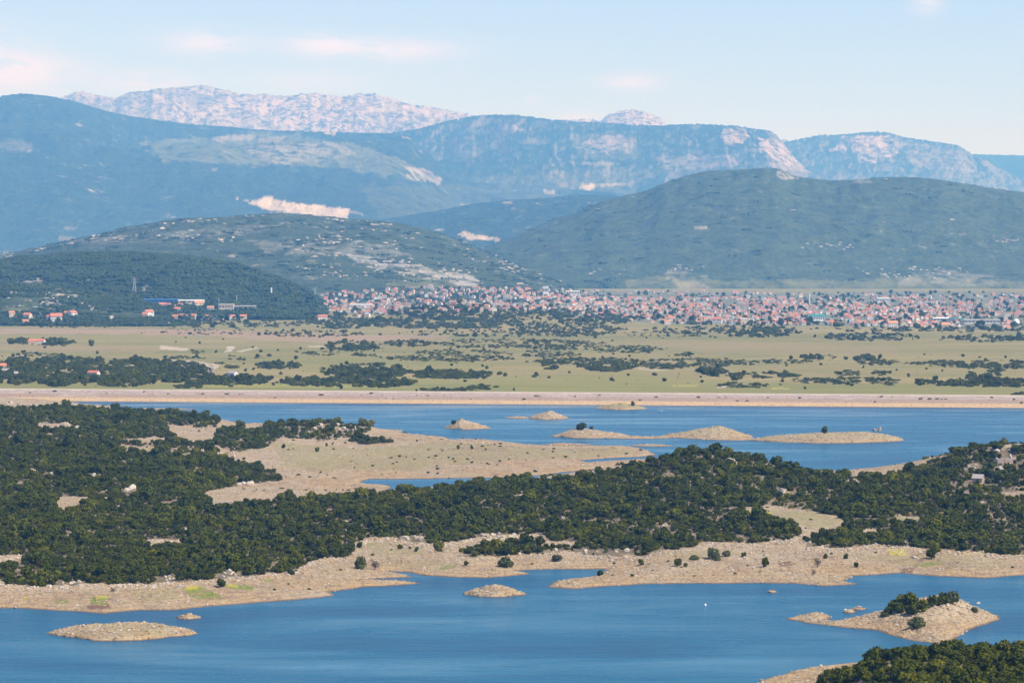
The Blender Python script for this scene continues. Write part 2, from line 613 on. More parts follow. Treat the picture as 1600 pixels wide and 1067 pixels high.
MAIN_SHORE = [(-420, 952), (-200, 948), (0, 950), (31, 950), (80, 953), (125, 955.6), (162, 958), (190, 955), (219, 953), (275, 953), (306, 949), (375, 943),
              (437, 939), (500, 933), (519, 930), (512, 925), (540, 921), (569, 917), (625, 914), (655, 911), (630, 908), (603, 906.5), (562, 905),
              (619, 903), (653, 902), (640, 899), (625, 896.5), (600, 892.5), (640, 894), (659, 898), (706, 901), (759, 902.5), (806, 899), (828, 897), (815, 894),
              (800, 891.5), (850, 889.5), (895, 889), (945, 889), (950, 891), (935, 897), (920, 902), (875, 907), (854, 917), (900, 920), (950, 916), (1012, 912),
              (1100, 911), (1200, 911), (1236, 911), (1288, 915), (1337, 912), (1320, 908), (1328, 899.5), (1366, 898), (1409, 895), (1466, 900),
              (1538, 903), (1600, 898), (1750, 893), (2050, 890),
              (2050, 690), (1750, 696), (1640, 702), (1560, 716), (1470, 728), (1420, 738), (1375, 747), (1300, 754), (1200, 758), (1100, 758), (960, 758),
              (850, 759), (760, 764), (700, 770), (640, 774), (600, 770), (604, 765), (612, 760), (597, 757.5), (575, 756), (561, 753), (575, 748.5), (650, 748), (737, 747),
              (790, 746), (850, 742), (888, 737), (940, 732), (971, 729.5), (1000, 724), (1039, 718.5), (1030, 716.5), (1004, 717.5), (960, 720), (920, 722.5),
              (903, 719.5), (950, 716), (1004, 713.5), (1026, 710.5), (1010, 703), (984, 697.5), (951, 697), (869, 697), (825, 695), (792, 690.5),
              (751, 687), (706, 688), (695, 683), (660, 680.5), (630, 679), (594, 679.5), (628, 676.5), (628, 672.5), (594, 673), (575, 671), (540, 668),
              (480, 666), (440, 668.5), (415, 669), (403, 668), (380, 662), (353, 657), (337, 655), (300, 652), (265, 649), (200, 644.5), (150, 641.5),
              (100, 638), (50, 635), (25, 633), (-100, 631), (-420, 628)]
MAIN_CTRL = [(330, 1240, 4), (440, 1240, 4.4), (540, 1245, 5.2), (620, 1250, 6), (700, 1265, 7.2), (760, 1285, 8.5), (860, 1300, 9.3), (960, 1310, 12.2), (1030, 1320, 16.8),
             (1075, 1325, 19.5), (1120, 1330, 20.6), (1160, 1330, 17.6), (1200, 1330, 13.2), (1280, 1330, 9.4), (1360, 1330, 6.4), (1420, 1335, 8.0), (1470, 1350, 13),
             (1510, 1350, 18.6), (1560, 1350, 22.5), (1620, 1350, 21), (1800, 1350, 20), (2000, 1350, 20),
             (200, 1150, 3.5), (500, 1120, 3.2), (800, 1130, 5), (1000, 1130, 6.6), (1200, 1120, 6), (1400, 1120, 5.5), (1600, 1140, 7), (1800, 1140, 8),
             (-200, 1000, 3), (100, 985, 3.2), (300, 985, 3.0), (560, 1040, 2.4), (700, 1060, 3.2), (900, 1060, 3.6), (1100, 1045, 3.2), (1300, 1055, 3.2), (1500, 1050, 3.2), (1800, 1050, 3),
             (0, 1100, 4), (150, 1100, 3), (0, 1300, 6), (150, 1300, 5), (300, 1350, 3.5), (0, 1500, 6), (150, 1500, 6.5), (300, 1450, 4), (380, 1440, 3.2),
             (0, 1700, 7), (150, 1700, 6.6), (300, 1700, 4.5), (0, 1850, 8), (0, 1950, 8.5), (100, 1950, 6), (200, 1920, 4.8), (260, 1880, 5.0), (330, 1820, 4.2), (370, 1780, 2.5),
             (420, 1770, 4.4), (480, 1770, 5.6), (550, 1765, 5.6), (585, 1760, 3), (-300, 1500, 7), (-300, 1200, 5), (-300, 1900, 9),
             (450, 1450, 1.4), (520, 1350, 1.0), (600, 1500, 1.6), (750, 1550, 1.6), (900, 1600, 1.2), (600, 1650, 2.2), (640, 1740, 1.6), (680, 1760, 3.2), (750, 1680, 1.6),
             (1300, 1440, 2), (1100, 1400, 9), (900, 1390, 3), (1600, 1450, 12), (700, 1380, 1)]
HEAD_SHORE = [(1178, 1069), (1200, 1059), (1240, 1049), (1275, 1041.5), (1340, 1035), (1420, 1030), (1520, 1028), (1620, 1027), (1980, 1022), (2150, 1420), (1080, 1420), (1120, 1180)]
HEAD_CTRL = [(1300, 640, 19), (1350, 640, 21.5), (1400, 645, 21), (1460, 640, 19.5), (1540, 640, 18.6), (1600, 640, 19.6), (1750, 640, 22), (1280, 700, 9), (1400, 720, 8), (1600, 720, 8), (1225, 735, 1.5),
             (1300, 560, 22), (1500, 560, 23), (1700, 560, 25), (1225, 620, 8), (1160, 600, 3), (1200, 680, 3.5), (1900, 640, 22)]
ISLE_SHORE = [(1228, 967), (1250, 962), (1275, 957), (1293, 960), (1297, 964), (1285, 969), (1302, 972), (1322, 968), (1350, 962), (1390, 951), (1440, 946), (1500, 949), (1540, 955), (1558, 962),
              (1561, 967), (1540, 974.5), (1510, 985), (1500, 993), (1480, 1003), (1470, 1005.5), (1430, 1001), (1395, 993), (1370, 984), (1330, 981), (1300, 977.5), (1262, 973)]
ISLE_CTRL = [(1500, 882, 6.6), (1530, 884, 5.0), (1460, 880, 6.4), (1400, 882, 4.8), (1360, 888, 2.2), (1460, 852, 2.6), (1520, 860, 3.2), (1420, 860, 2.2), (1330, 880, 0.8), (1262, 895, 0.9), (1280, 893, 1.0), (1480, 900, 3), (1420, 900, 3)]

MAIN = PolyLand(MAIN_SHORE, MAIN_CTRL, 34, 1.0, 2.2, 1.4)
HEAD = PolyLand(HEAD_SHORE, HEAD_CTRL, 40, 1.0, 1.5)
ISLE = PolyLand(ISLE_SHORE, ISLE_CTRL, 16, 1.9, 1.0, 0.5)

# low islets: (left px, right px, waterline px, depth m, height m, top position, label)
ISLETS = [
    (59, 301, 1001, 34, 2.0, .52, "long low bare rocky islet nearest the camera, lower left"),
    (273, 311, 967.5, 8, .9, .5, "tiny bare rock strip behind the long low near islet"),
    (723, 821, 933, 18, 2.3, .52, "small pale rock heap of an islet in the middle of the near bay"),
    (1199, 1215, 926, 4, .6, .4, "cluster of small rocks breaking the water right of the sandy point"),
    (1318, 1338, 957.5, 4, .7, .5, "lower of two bare rocks beside the shrub-topped island"),
    (1331, 1354, 953, 5, .7, .5, "upper of two bare rocks beside the shrub-topped island"),
    (693, 769, 671, 34, 4.9, .36, "cone shaped far islet with a bush on its left flank"),
    (788, 828, 653.8, 12, .8, .6, "flat sand bar just left of the pale bare cone islet"),
    (824, 890, 655.5, 34, 4.4, .55, "pale bare cone islet below the dam, without any bush"),
    (862, 990, 685, 40, 4.4, .33, "far islet carrying one round dark tree near its top"),
    (935, 1052, 685.5, 14, 1.0, .4, "low sandy tail running right from the islet with a round tree"),
    (1030, 1186, 686, 48, 5.8, .62, "tallest bare far islet with a rounded grey top"),
    (1095, 1200, 688, 16, 1.2, .5, "flat sandy tongue in front of the tallest bare far islet"),
    (1178, 1424, 692.5, 52, 4.2, .74, "long far islet with a lone tree and a pale stone ruin"),
    (931, 1012, 640.5, 34, 3.4, .5, "grassy islet close under the dam with one small tree"),
    (848, 928, 696, 10, .8, .4, "thin sand bar off the far edge of the sand flats"),
    (986, 1054, 697.5, 10, .9, .4, "thin pale bar between the sand flats and the far islets"),
    (196, 304, 640.5, 10, .7, .4, "thin reddish sand bar beyond the wooded left shore"),
]
SHARP = {0: .62, 2: .95, 6: 1.35, 8: 1.35, 9: 1.15, 11: 1.35, 13: .55, 14: .8}
ISLET_LANDS = [MoundLand(*r[:6], seed=20 + i, sharp=SHARP.get(i, .8)) for i, r in enumerate(ISLETS)]
LANDS = [MAIN, HEAD, ISLE] + ISLET_LANDS


def ground_z(x, y, lands=None):
    z = np.full(np.shape(x), -9.0)
    for L in lands or LANDS:
        z = np.maximum(z, L.z(x, y))
    return z


def hit(px, py, land, d0=480, d1=2230, n=1400):
    """where the pixel's ray meets a land"""
    D = np.linspace(d0, d1, n)
    x = x_at(px, D)
    rz = np.array([z_at(px, py, d) for d in D])
    gz = np.maximum(land.z(x, D), 0.0)
    below = np.nonzero(rz <= gz + 1e-6)[0]
    i = below[0] if len(below) else n - 1
    return float(x[i]), float(D[i]), float(gz[i])


# ------------------------------------------------------------------ ground cover, given as outlines over the land
FOREST = [
    # main wood between the two waters
    [(-420, 640), (-420, 912), (0, 905), (12, 912), (60, 917), (130, 913), (240, 912), (330, 905), (400, 899), (441, 894), (465, 890), (481, 877), (509, 872), (546, 870), (552, 848), (575, 842), (605, 838), (650, 849), (712, 846),
     (759, 838), (800, 835), (845, 833), (867, 846), (907, 845), (893, 855), (882, 860), (950, 869), (1000, 869), (1020, 861), (1087, 854), (1095, 847), (1150, 847), (1167, 849), (1233, 843), (1247, 836),
     (1262, 848), (1260, 855), (1323, 855), (1369, 851), (1423, 854), (1452, 857), (1484, 860), (1533, 861), (1558, 866), (1600, 868), (2050, 870), (2050, 680), (1560, 690), (1500, 702), (1470, 722), (1420, 740),
     (1360, 750), (1280, 742), (1200, 728), (1160, 712), (1120, 702), (1075, 708), (1030, 720), (960, 736), (860, 748), (740, 756), (700, 763), (620, 771), (440, 783), (330, 790), (318, 770), (340, 764), (437, 750), (437, 741), (400, 727), (345, 712),
     (330, 695), (315, 690), (262, 684), (262, 664), (300, 665), (335, 668), (345, 655), (265, 645), (100, 636)],
    # scrub hill in front of the far water
    [(345, 668), (400, 672), (430, 662), (480, 659), (550, 659), (582, 668), (560, 682), (500, 688), (440, 684), (410, 700), (360, 706), (330, 690)],
    # thicket patch behind the sandy shore
    [(712, 869), (722, 858), (775, 847), (822, 846), (853, 854), (900, 856), (869, 863), (806, 866), (760, 869)],
    # far flank of the right hill
    [(1385, 742), (1480, 714), (1640, 694), (1640, 735), (1400, 765)],
    # small row on the flats
    [(545, 690), (560, 686), (612, 688), (615, 692), (570, 694)],
]
CLEAR = [
    [(66, 778), (90, 776), (144, 775), (128, 792), (112, 799), (92, 800), (86, 785)], [(163, 698), (210, 696), (252, 699), (250, 709), (215, 709)], [(258, 664), (300, 665), (318, 680), (322, 690), (296, 692), (275, 676)],
    [(47, 662), (108, 661), (112, 671), (60, 672)], [(203, 846), (255, 843), (312, 846), (310, 852), (225, 853)], [(-40, 872), (30, 866), (52, 868), (38, 878), (0, 890), (-40, 890)],
    [(1146, 796), (1200, 790), (1250, 795), (1300, 805), (1332, 812), (1312, 822), (1290, 833), (1262, 846), (1248, 836), (1243, 823), (1225, 815), (1170, 803)],
    [(1389, 808), (1412, 806), (1443, 811), (1436, 816), (1408, 817)], [(1340, 828), (1360, 825), (1377, 828), (1352, 835)], [(1555, 771), (1600, 767), (1640, 767), (1640, 776), (1575, 778)],
    [(1488, 768), (1515, 767), (1516, 774), (1494, 774)], [(1000, 800), (1060, 797), (1090, 797), (1085, 801), (1030, 803)], [(1575, 690), (1610, 692), (1610, 700), (1560, 700)],
    [(120, 680), (160, 680), (170, 684), (125, 686)], [(195, 686), (235, 682), (260, 684), (255, 690), (200, 692)],
    [(1522, 745), (1540, 745), (1542, 756), (1520, 756)], [(1556, 717), (1586, 712), (1588, 724), (1556, 726)],
]
THIN = [  # scrub with rock and gaps: outline, density
    ([(-420, 628), (265, 640), (345, 652), (330, 695), (262, 706), (0, 690), (-420, 680)], .80),
    ([(345, 655), (400, 668), (430, 660), (560, 657), (584, 668), (560, 684), (440, 690), (345, 706)], .55),
    ([(250, 694), (350, 700), (420, 715), (400, 727), (330, 712), (250, 712)], .35),
    ([(1480, 700), (1600, 690), (1640, 770), (1500, 775)], .82),
    ([(0, 710), (60, 715), (100, 760), (0, 770)], .85),
]
GREEN = [([(85, 938), (105, 936), (110, 942), (88, 944)], 1), ([(140, 933), (172, 930), (165, 945), (142, 944)], 1), ([(285, 918), (315, 916), (350, 934), (310, 936), (290, 928)], 1), ([(348, 913), (398, 915), (395, 921), (362, 920)], 1),
         ([(1420, 884), (1450, 878), (1480, 880), (1440, 886)], .8), ([(680, 888), (715, 880), (715, 885), (690, 890)], .8), ([(405, 906), (425, 903), (428, 908), (408, 910)], .7)]
YELLOW = [([(288, 917), (310, 915), (308, 920), (290, 921)], 1), ([(150, 931), (172, 930), (172, 934), (152, 935)], 1), ([(1388, 858), (1412, 856), (1416, 866), (1392, 867)], 1), ([(1168, 800), (1205, 799), (1208, 805), (1172, 806)], .9), ([(350, 913), (372, 913), (372, 917), (352, 917)], .8), ([(38, 932), (46, 932), (46, 936), (40, 937)], .9), ([(1500, 864), (1555, 861), (1558, 867), (1500, 868)], .5)]
MUD = [([(135, 946), (170, 943), (172, 950), (138, 951)], .9), ([(1212, 880), (1235, 876), (1243, 882), (1222, 885)], .9), ([(1410, 888), (1430, 886), (1425, 895), (1405, 896)], .8)]
GRASSY = [([(420, 690), (560, 700), (700, 690), (830, 700), (960, 700), (1000, 706), (940, 714), (760, 720), (640, 735), (480, 735), (440, 715)], .75), ([(440, 722), (510, 722), (512, 730), (450, 730)], 1), ([(560, 845), (660, 852), (660, 866), (590, 868)], .7),
          ([(1160, 796), (1260, 798), (1320, 812), (1280, 826), (1200, 810)], .8), ([(1380, 806), (1450, 810), (1440, 818), (1390, 817)], 1), ([(600, 868), (700, 880), (690, 890), (610, 886)], .3), ([(1040, 862), (1120, 858), (1180, 866), (1060, 872)], .6),
          ([(1300, 864), (1480, 866), (1590, 876), (1560, 888), (1380, 880)], .45), ([(160, 698), (252, 698), (250, 710), (165, 708)], .8), ([(200, 920), (280, 918), (280, 936), (210, 940)], .45), ([(933, 628), (1012, 628), (1012, 637), (933, 637)], .9),
          ([(1180, 670), (1424, 668), (1400, 684), (1190, 686)], .45), ([(150, 972), (280, 976), (270, 995), (170, 990)], .4), ([(1030, 660), (1190, 660), (1180, 678), (1040, 680)], .4)]


def soft(polys, px, py, jit=3.0, seed=3):
    jx, jy = px + jit * 2 * fbm(px / 26, py / 12, 3, seed), py + jit * fbm(px / 26, py / 12, 3, seed + 5)
    out = np.zeros(np.shape(px))
    for poly, v in polys:
        out = np.where(in_poly(poly, jx, jy), np.maximum(out, v), out)
    return out


def wood_density(px, py, jit=3.5):
    jx, jy = px + jit * 2 * fbm(px / 22, py / 10, 3, 31), py + jit * fbm(px / 22, py / 10, 3, 37)
    d = np.zeros(np.shape(px))
    for p in FOREST:
        d = np.where(in_poly(p, jx, jy), 1.0, d)
    for p, v in THIN:
        d = np.where(in_poly(p, jx, jy) & (d > 0), v, d)
    for p in CLEAR:
        d = np.where(in_poly(p, jx, jy), 0.0, d)
    return d


def land_mesh(name, land, pxs, ys, kind_label, cat, thing_kind="structure"):
    pxs = np.asarray(pxs, float)
    x0, D = on_level(800, np.asarray(ys, float))
    S, DD = np.meshgrid((pxs - 800) / F, D)
    X = S * DD
    Z = land.z(X, DD)
    V = np.stack([X.ravel(), DD.ravel(), Z.ravel()], 1)
    px, py = project(V[:, 0], V[:, 1], V[:, 2])
    if land is HEAD:
        floor = sstep(1.5, 4, signed_dist(HEAD.poly, V[:, 0], V[:, 1]) - 18)
    elif land is MAIN:
        floor = wood_density(px, py)
    else:
        floor = np.zeros(len(V))
    nn = fbm(V[:, 0] / 30, V[:, 1] / 30, 3, 15)
    at = dict(floor=floor, grass=soft(GRASSY, px, py, 4), green=soft(GREEN, px, py, 1.2), yellow=soft(YELLOW, px, py, 1.2), mud=soft(MUD, px, py, 1.2),
              rock=np.clip(0.35 + nn * 1.2 + np.clip(V[:, 2] - 1.5, 0, 2) * 0.2, 0, 1))
    fc = grid_faces(len(ys), len(pxs))
    keep = (V[:, 2][fc].max(1) > -0.6)
    V, fc, at = prune(V, fc, keep, at)
    me = np_mesh(name, V, fc[:, ::-1] * 1, True, at)
    return link(name, me, M_SHORE, None, kind_label, cat, thing_kind)


land_mesh("shore_land", MAIN, np.concatenate([np.arange(-420, -60, 6.0), np.arange(-60, 1662, 2.0), np.arange(1662, 2046, 6.0)]), np.concatenate([np.arange(964, 800, -0.8), np.arange(800, 625.5, -0.9)]), "tan stony shore and low scrub covered hills between the two waters", "land")
land_mesh("headland", HEAD, np.arange(1060, 2140, 2.0), np.arange(1420, 1018, -1.6), "stony headland at the lower right corner under dense shrubs", "land")
land_mesh("island", ISLE, np.arange(1215, 1575, 1.0), np.arange(1012, 940, -0.35), "stepped rocky island with a dark shrub cap and long left spit", "island")
for (r, L) in zip(ISLETS, ISLET_LANDS):
    x0, y0 = L.cx - L.a * 1.25, L.cy - L.b * 1.3
    x1, y1 = L.cx + L.a * 1.25, L.cy + L.b * 1.3
    nx, ny = int(np.clip((r[1] - r[0]) * 1.2, 24, 240)), int(np.clip((y1 - y0) / 0.45, 18, 70))
    X, Y = np.meshgrid(np.linspace(x0, x1, nx), np.linspace(y0, y1, ny))
    Z = L.z(X, Y)
    V = np.stack([X.ravel(), Y.ravel(), Z.ravel()], 1)
    px, py = project(*V.T)
    at = dict(floor=np.zeros(len(V)), grass=soft(GRASSY, px, py, 3), green=np.zeros(len(V)), yellow=np.zeros(len(V)), mud=np.zeros(len(V)), rock=np.clip(.3 + V[:, 2] * .2 + fbm(V[:, 0] / 9, V[:, 1] / 9, 3, 8), 0, 1))
    fc = grid_faces(ny, nx)
    V, fc, at = prune(V, fc, V[:, 2][fc].max(1) > -0.5, at)
    link("islet", np_mesh("islet", V, fc, True, at), M_SHORE, None, r[6], "islet", "structure")

# ------------------------------------------------------------------ water
wx = np.array([-1100, -500, 0, 500, 1100.])
wy = np.array([-60, 600, 1200, 1800, 2155.])
X, Y = np.meshgrid(wx, wy)
# the far edge follows the foot of the dam
Y[-1] = 2150 - (X[-1]) * 0.14 + 6
lake = link("lake", np_mesh("lake", np.stack([X.ravel(), Y.ravel(), np.zeros(X.size)], 1), grid_faces(5, 5)), M_WATER, None, "rippled blue lake around the rocky islands below the dam", "lake", "structure")

# ------------------------------------------------------------------ dam
dam = link("dam", None, label="long straight stone faced dam closing the far side of the lake", cat="dam", loc=(0, 0, 0))


def dam_base(x):
    return 2150 - x * 0.14


def dam_strip(name, prof, mat, step=6.0, jit=0.0):
    xs = np.arange(-900, 901, step)
    V = []
    for (off, z) in prof:
        zz = np.full(len(xs), z, float)
        if jit:
            zz = zz + jit * fbm(xs / 14, np.full(len(xs), off / 4), 3, 7)
        V.append(np.stack([xs, dam_base(xs) + off, zz], 1))
    V = np.concatenate(V)
    return link(name, np_mesh(name, V, grid_faces(len(prof), len(xs)), True), mat, dam)


M_CREST = mat_plain_colour("dam_crest_gravel", (0.52, 0.44, 0.36), .15, .4)
prof = [(-8, -2.5), (-3, -1.0), (0, 0.05), (4, .8), (8, 1.65), (11, 2.4), (13, 2.9), (15, 3.3), (17.5, 4.1), (20, 4.9), (21.5, 5.15), (23.5, 6.0), (25.5, 6.75), (27, 7.3)]
dam_strip("upstream_face", prof, M_DAM, 4.0, 0.35)
dam_strip("crest_road", [(26.6, 7.1), (27.4, 7.5), (33.5, 7.55), (34, 7.3)], M_CREST)
dam_strip("downstream_face", [(33.8, 7.4), (56, -1.0)], mat_plain_colour("dam_grass_bank", (0.22, 0.22, 0.10), .2, .2))
dam_strip("parapet_wall", [(27.6, 7.45), (27.6, 8.2), (28.0, 8.2), (28.0, 7.45)], M_CREST)

# ------------------------------------------------------------------ plain behind the dam
def plain_z(x, y):
    z = 1.2 + 1.0 * fbm(x / 300, y / 300, 3, 40)
    # low wooded knoll in front of the town, rocky rise at the left edge
    z = z + 30 * np.exp(-(((x - x_at(690, 4650)) / 95) ** 2 + ((y - 4680) / 110) ** 2) ** 1.0) + 20 * np.exp(-(((x - x_at(800, 4750)) / 120) ** 2 + ((y - 4800) / 110) ** 2))
    return z + 14 * sstep(4400, 9500, y)


def on_plain(px, py, it=4):
    z = 1.5
    for _ in range(it):
        x, y = on_level(px, py, z)
        z = plain_z(x, y)
    return x, y, z


PLOUGH = [([(-200, 513), (250, 514), (560, 522), (660, 528), (560, 532), (200, 522), (-200, 520)], .85), ([(400, 522), (700, 524), (700, 530), (500, 536), (380, 530)], .7), ([(0, 537), (180, 540), (260, 545), (240, 552), (0, 549)], .35), ([(1000, 530), (1400, 540), (1400, 555), (1100, 552)], .25)]
PGREEN = [([(-200, 596), (430, 597), (700, 588), (1000, 585), (1160, 595), (1300, 600), (1700, 606), (1700, 622), (-200, 608)], .55), ([(400, 560), (700, 555), (780, 575), (500, 585)], .4), ([(-200, 521), (200, 524), (300, 534), (0, 532), (-200, 530)], .3)]
PYELLOW = [([(300, 598), (560, 602), (640, 606), (300, 605)], .4), ([(1050, 601), (1090, 600), (1090, 604), (1052, 604)], .6), ([(1205, 605), (1235, 606), (1235, 608), (1205, 608)], .9), ([(800, 606), (1000, 606), (1000, 609), (800, 609)], .2)]
PBARE = [([(250, 562), (300, 563), (345, 570), (335, 577), (300, 575), (258, 572)], .8), ([(185, 563), (208, 565), (205, 574), (190, 572)], .7), ([(12, 556), (42, 554), (40, 563), (15, 564)], .7), ([(250, 540), (296, 544), (290, 548), (250, 545)], .8), ([(355, 541), (368, 541), (362, 550), (352, 550)], .9), ([(370, 548), (400, 542), (402, 544), (374, 551)], .7),
         ([(-50, 488), (20, 477), (75, 490), (60, 500), (-50, 500)], .45), ([(480, 540), (510, 540), (510, 543), (485, 543)], .6), ([(1125, 601), (1142, 602), (1140, 606), (1122, 606)], .8), ([(1390, 505), (1600, 514), (1600, 516), (1390, 508)], .6), ([(990, 574), (1040, 577), (1040, 580), (1000, 578)], .4)]
TOWN = [[(475, 478), (520, 458), (640, 449), (800, 451), (1000, 455), (1250, 458), (1420, 455), (1700, 458), (1700, 516), (1500, 515), (1400, 511), (1200, 508), (1050, 506), (950, 501), (880, 490), (800, 486), (640, 490), (560, 492), (490, 484)]]
ycuts = np.concatenate([np.arange(660, 520, -1.0), np.arange(520, 430, -0.7)])
_, Dp = on_level(800, ycuts)
Dp = np.concatenate([Dp[Dp < 12500], [13500, 16000, 20000, 26000, 34000, 44000, 64000]])
Dp = Dp[Dp > 2080]
pxs = np.arange(-400, 2001, 4.0)
S, DD = np.meshgrid((pxs - 800) / F, Dp)
X = S * DD
Z = plain_z(X, DD)
drop = sstep(2230, 2195, DD + X * 0.14)
Z = Z - drop * 3.0
Vp = np.stack([X.ravel(), DD.ravel(), Z.ravel()], 1)
keepv = (Vp[:, 1] > dam_base(Vp[:, 0]) + 20)
px, py = project(*Vp.T)
at = dict(plough=soft(PLOUGH, px, py, 2), green=soft(PGREEN, px, py, 3), yellow=soft(PYELLOW, px, py, 1), bare=soft(PBARE, px, py, 1.5), town=soft([(TOWN[0], .9)], px, py, 2))
fc = grid_faces(len(Dp), len(pxs))
Vp, fc, at = prune(Vp, fc, keepv[fc].all(1), at)
link("plain", np_mesh("plain", Vp, fc, True, at), M_PLAIN, None, "flat tan and green meadow plain between the dam and the town", "plain", "structure")

# ------------------------------------------------------------------ hills and mountains
def ridge(name, sky, d_crest, d_base, d_back, rows, mat, label, z_base=8, shape=1.0, amp=0.10, freq=900, seed=0, dpx=2.0, px0=-300, px1=1900, polys=None, wob=0.06, ridged=0.5, fine=0.0, cat="hill", taper=70, gully=0.055):
    px = np.arange(px0, px1 + 1, dpx)
    sx, sy = np.array(sky, float).T
    ysky = np.interp(px, sx, sy)
    k = np.ones(max(1, int(10 / dpx))) / max(1, int(10 / dpx))
    ysky = np.convolve(np.pad(ysky, len(k), mode='edge'), k, 'same')[len(k):-len(k)]
    ysky = ysky + (3.6 if mat is M_PEAK else 1.2) * fbm(px / (11 if mat is M_PEAK else 14), px * 0 + seed, 4, seed, 0.6)
    t = np.concatenate([np.linspace(0, 1, rows) ** 1.0, np.linspace(1.06, 2, max(8, rows // 6))])
    T, P = np.meshgrid(t, px, indexing='ij')
    S = (P - 800) / F
    dc = d_crest * (1 + wob * fbm(P / 260, P * 0 + 3.3, 3, seed + 1))
    db = d_base * (1 + wob * 0.5 * fbm(P / 300, P * 0 + 7.7, 3, seed + 2))
    D = np.where(T <= 1, db + (dc - db) * T, dc + (d_back - dc) * (T - 1))
    X = S * D
    zc = np.array([z_at(p, y, 1.0) - CAM_H for p, y in zip(px, ysky)])[None, :] * dc + CAM_H
    prof = np.where(T <= 1, np.sin(np.clip(T, 0, 1) ** shape * np.pi / 2), np.cos(np.clip(T - 1, 0, 1) * np.pi / 2))
    rel = np.maximum(zc - z_base, 5)
    n = (1 - ridged) * fbm(X / freq, D / freq, 6, seed, 0.5) + ridged * fbm(X / (freq * 1.3), D / (freq * 1.3), 6, seed + 4, 0.48, True)
    env = np.sin(np.clip(T, 0, 1) * np.pi) ** 0.8 + 0.15 * np.clip(T, 0, 1)
    Z = z_base + rel * prof + rel * amp * n * env * 2.0
    # gullies and spurs running down the slope
    gw = freq * 0.30
    gl = fbm(X / gw + 0.9 * fbm(X / (gw * 3), D / (gw * 3), 3, seed + 12), D / (gw * 7), 4, seed + 13, 0.5, True)
    Z = Z + rel * gully * (gl - 0.2) * np.sin(np.clip(T * 1.02, 0, 1) * np.pi) ** 0.7
    if fine:
        Z = Z + fine * fbm(X / (freq * .12), D / (freq * .12), 4, seed + 8, .55, True) * np.clip(T * 4, 0, 1)
    # keep the skyline where it is seen
    for _ in range(2):
        ang = ((Z - CAM_H) / D).max(0)
        tgt = (zc[0] - CAM_H) / dc[0]
        kk = np.ones(5) / 5
        diff = np.convolve(np.pad(tgt - ang, 2, mode='edge'), kk, 'valid')
        Z = Z + diff[None, :] * D * np.clip(prof, 0, 1) ** 1.5
    Z = np.where(T <= 0, np.minimum(Z, z_base - 20), Z)
    if px1 < 1800:
        Z = Z - np.maximum(Z - z_base + 15, 0) * sstep(px1 - taper, px1, P)
    if px0 > -50:
        Z = Z - np.maximum(Z - z_base + 15, 0) * sstep(px0 + taper, px0, P)
    V = np.stack([X.ravel(), D.ravel(), Z.ravel()], 1)
    qx, qy = project(*V.T)
    at = {}
    for key in ("rock", "bare", "grass"):
        at[key] = soft((polys or {}).get(key, []), qx, qy, 7.0 if key != "bare" else 1.6, seed + 3)
    me = np_mesh(name, V, grid_faces(len(t), len(px)), True, at)
    o = link(name, me, mat, None, label, cat, "structure")
    return o, (px, D, Z, T)


SKY_PEAK = [(-300, 165), (60, 160), (100, 152), (115, 147), (130, 144), (150, 149), (180, 155), (200, 146), (230, 142), (260, 138), (290, 136), (312, 133), (330, 135), (345, 140), (370, 145), (390, 149), (410, 146), (430, 149), (450, 151),
            (470, 147), (500, 146), (520, 149), (545, 150), (560, 146), (580, 146), (600, 151), (620, 157), (640, 163), (670, 168), (700, 173), (740, 182), (780, 192), (860, 196), (890, 188), (910, 186), (940, 189), (950, 179), (965, 174), (990, 172), (1010, 175), (1030, 184), (1045, 197), (1100, 215), (1900, 235)]
ridge("mountain_range", SKY_PEAK, 31500, 27000, 35000, 70, M_PEAK, "pale bare rocky mountain range rising behind the blue ridges", 350, 0.8, 0.13, 3000, 3, 2.0, -100, 1300, {"rock": [([(-100, 120), (1300, 120), (1300, 260), (-100, 260)], .45), ([(860, 160), (1060, 160), (1060, 205), (860, 205)], .95)]}, 0.02, .75, 80, "mountain")
SKY_M4 = [(1300, 262), (1450, 252), (1515, 241), (1550, 242), (1600, 243), (1700, 240), (1900, 246)]
ridge("mountain", SKY_M4, 31000, 28500, 34500, 30, M_MOUNT, "faintest flat blue ridge at the right edge", 200, 1, .08, 1800, 5, 3.0, 1400, 1900, None, .02, cat="mountain")
SKY_M3 = [(1100, 262), (1180, 240), (1222, 223), (1250, 217), (1280, 212), (1320, 210), (1360, 206), (1385, 207), (1410, 214), (1440, 219), (1480, 224), (1500, 229), (1515, 240), (1535, 248), (1560, 262), (1600, 285), (1700, 300), (1900, 310)]
ridge("mountain", SKY_M3, 27500, 24500, 31000, 90, M_MOUNT, "blue cliff edged mountain beyond the right hand wooded hill", 120, .8, .12, 1400, 7, 2.0, 1080, 1900,
      {"rock": [([(1320, 215), (1390, 212), (1400, 240), (1360, 255), (1340, 245)], .9), ([(1300, 228), (1325, 228), (1325, 236), (1300, 236)], .8), ([(1400, 220), (1500, 240), (1520, 270), (1430, 262)], .35)]}, .02, .75, 38, "mountain")
SKY_M2 = [(300, 290), (520, 230), (600, 209), (650, 203), (690, 193), (720, 186), (750, 182), (780, 181), (805, 180), (830, 184), (850, 188), (880, 188), (900, 191), (930, 192), (960, 194), (1000, 196), (1040, 197), (1080, 196), (1120, 196), (1150, 197), (1180, 202), (1200, 204), (1212, 210), (1222, 223), (1240, 245), (1260, 266), (1320, 285), (1900, 330)]
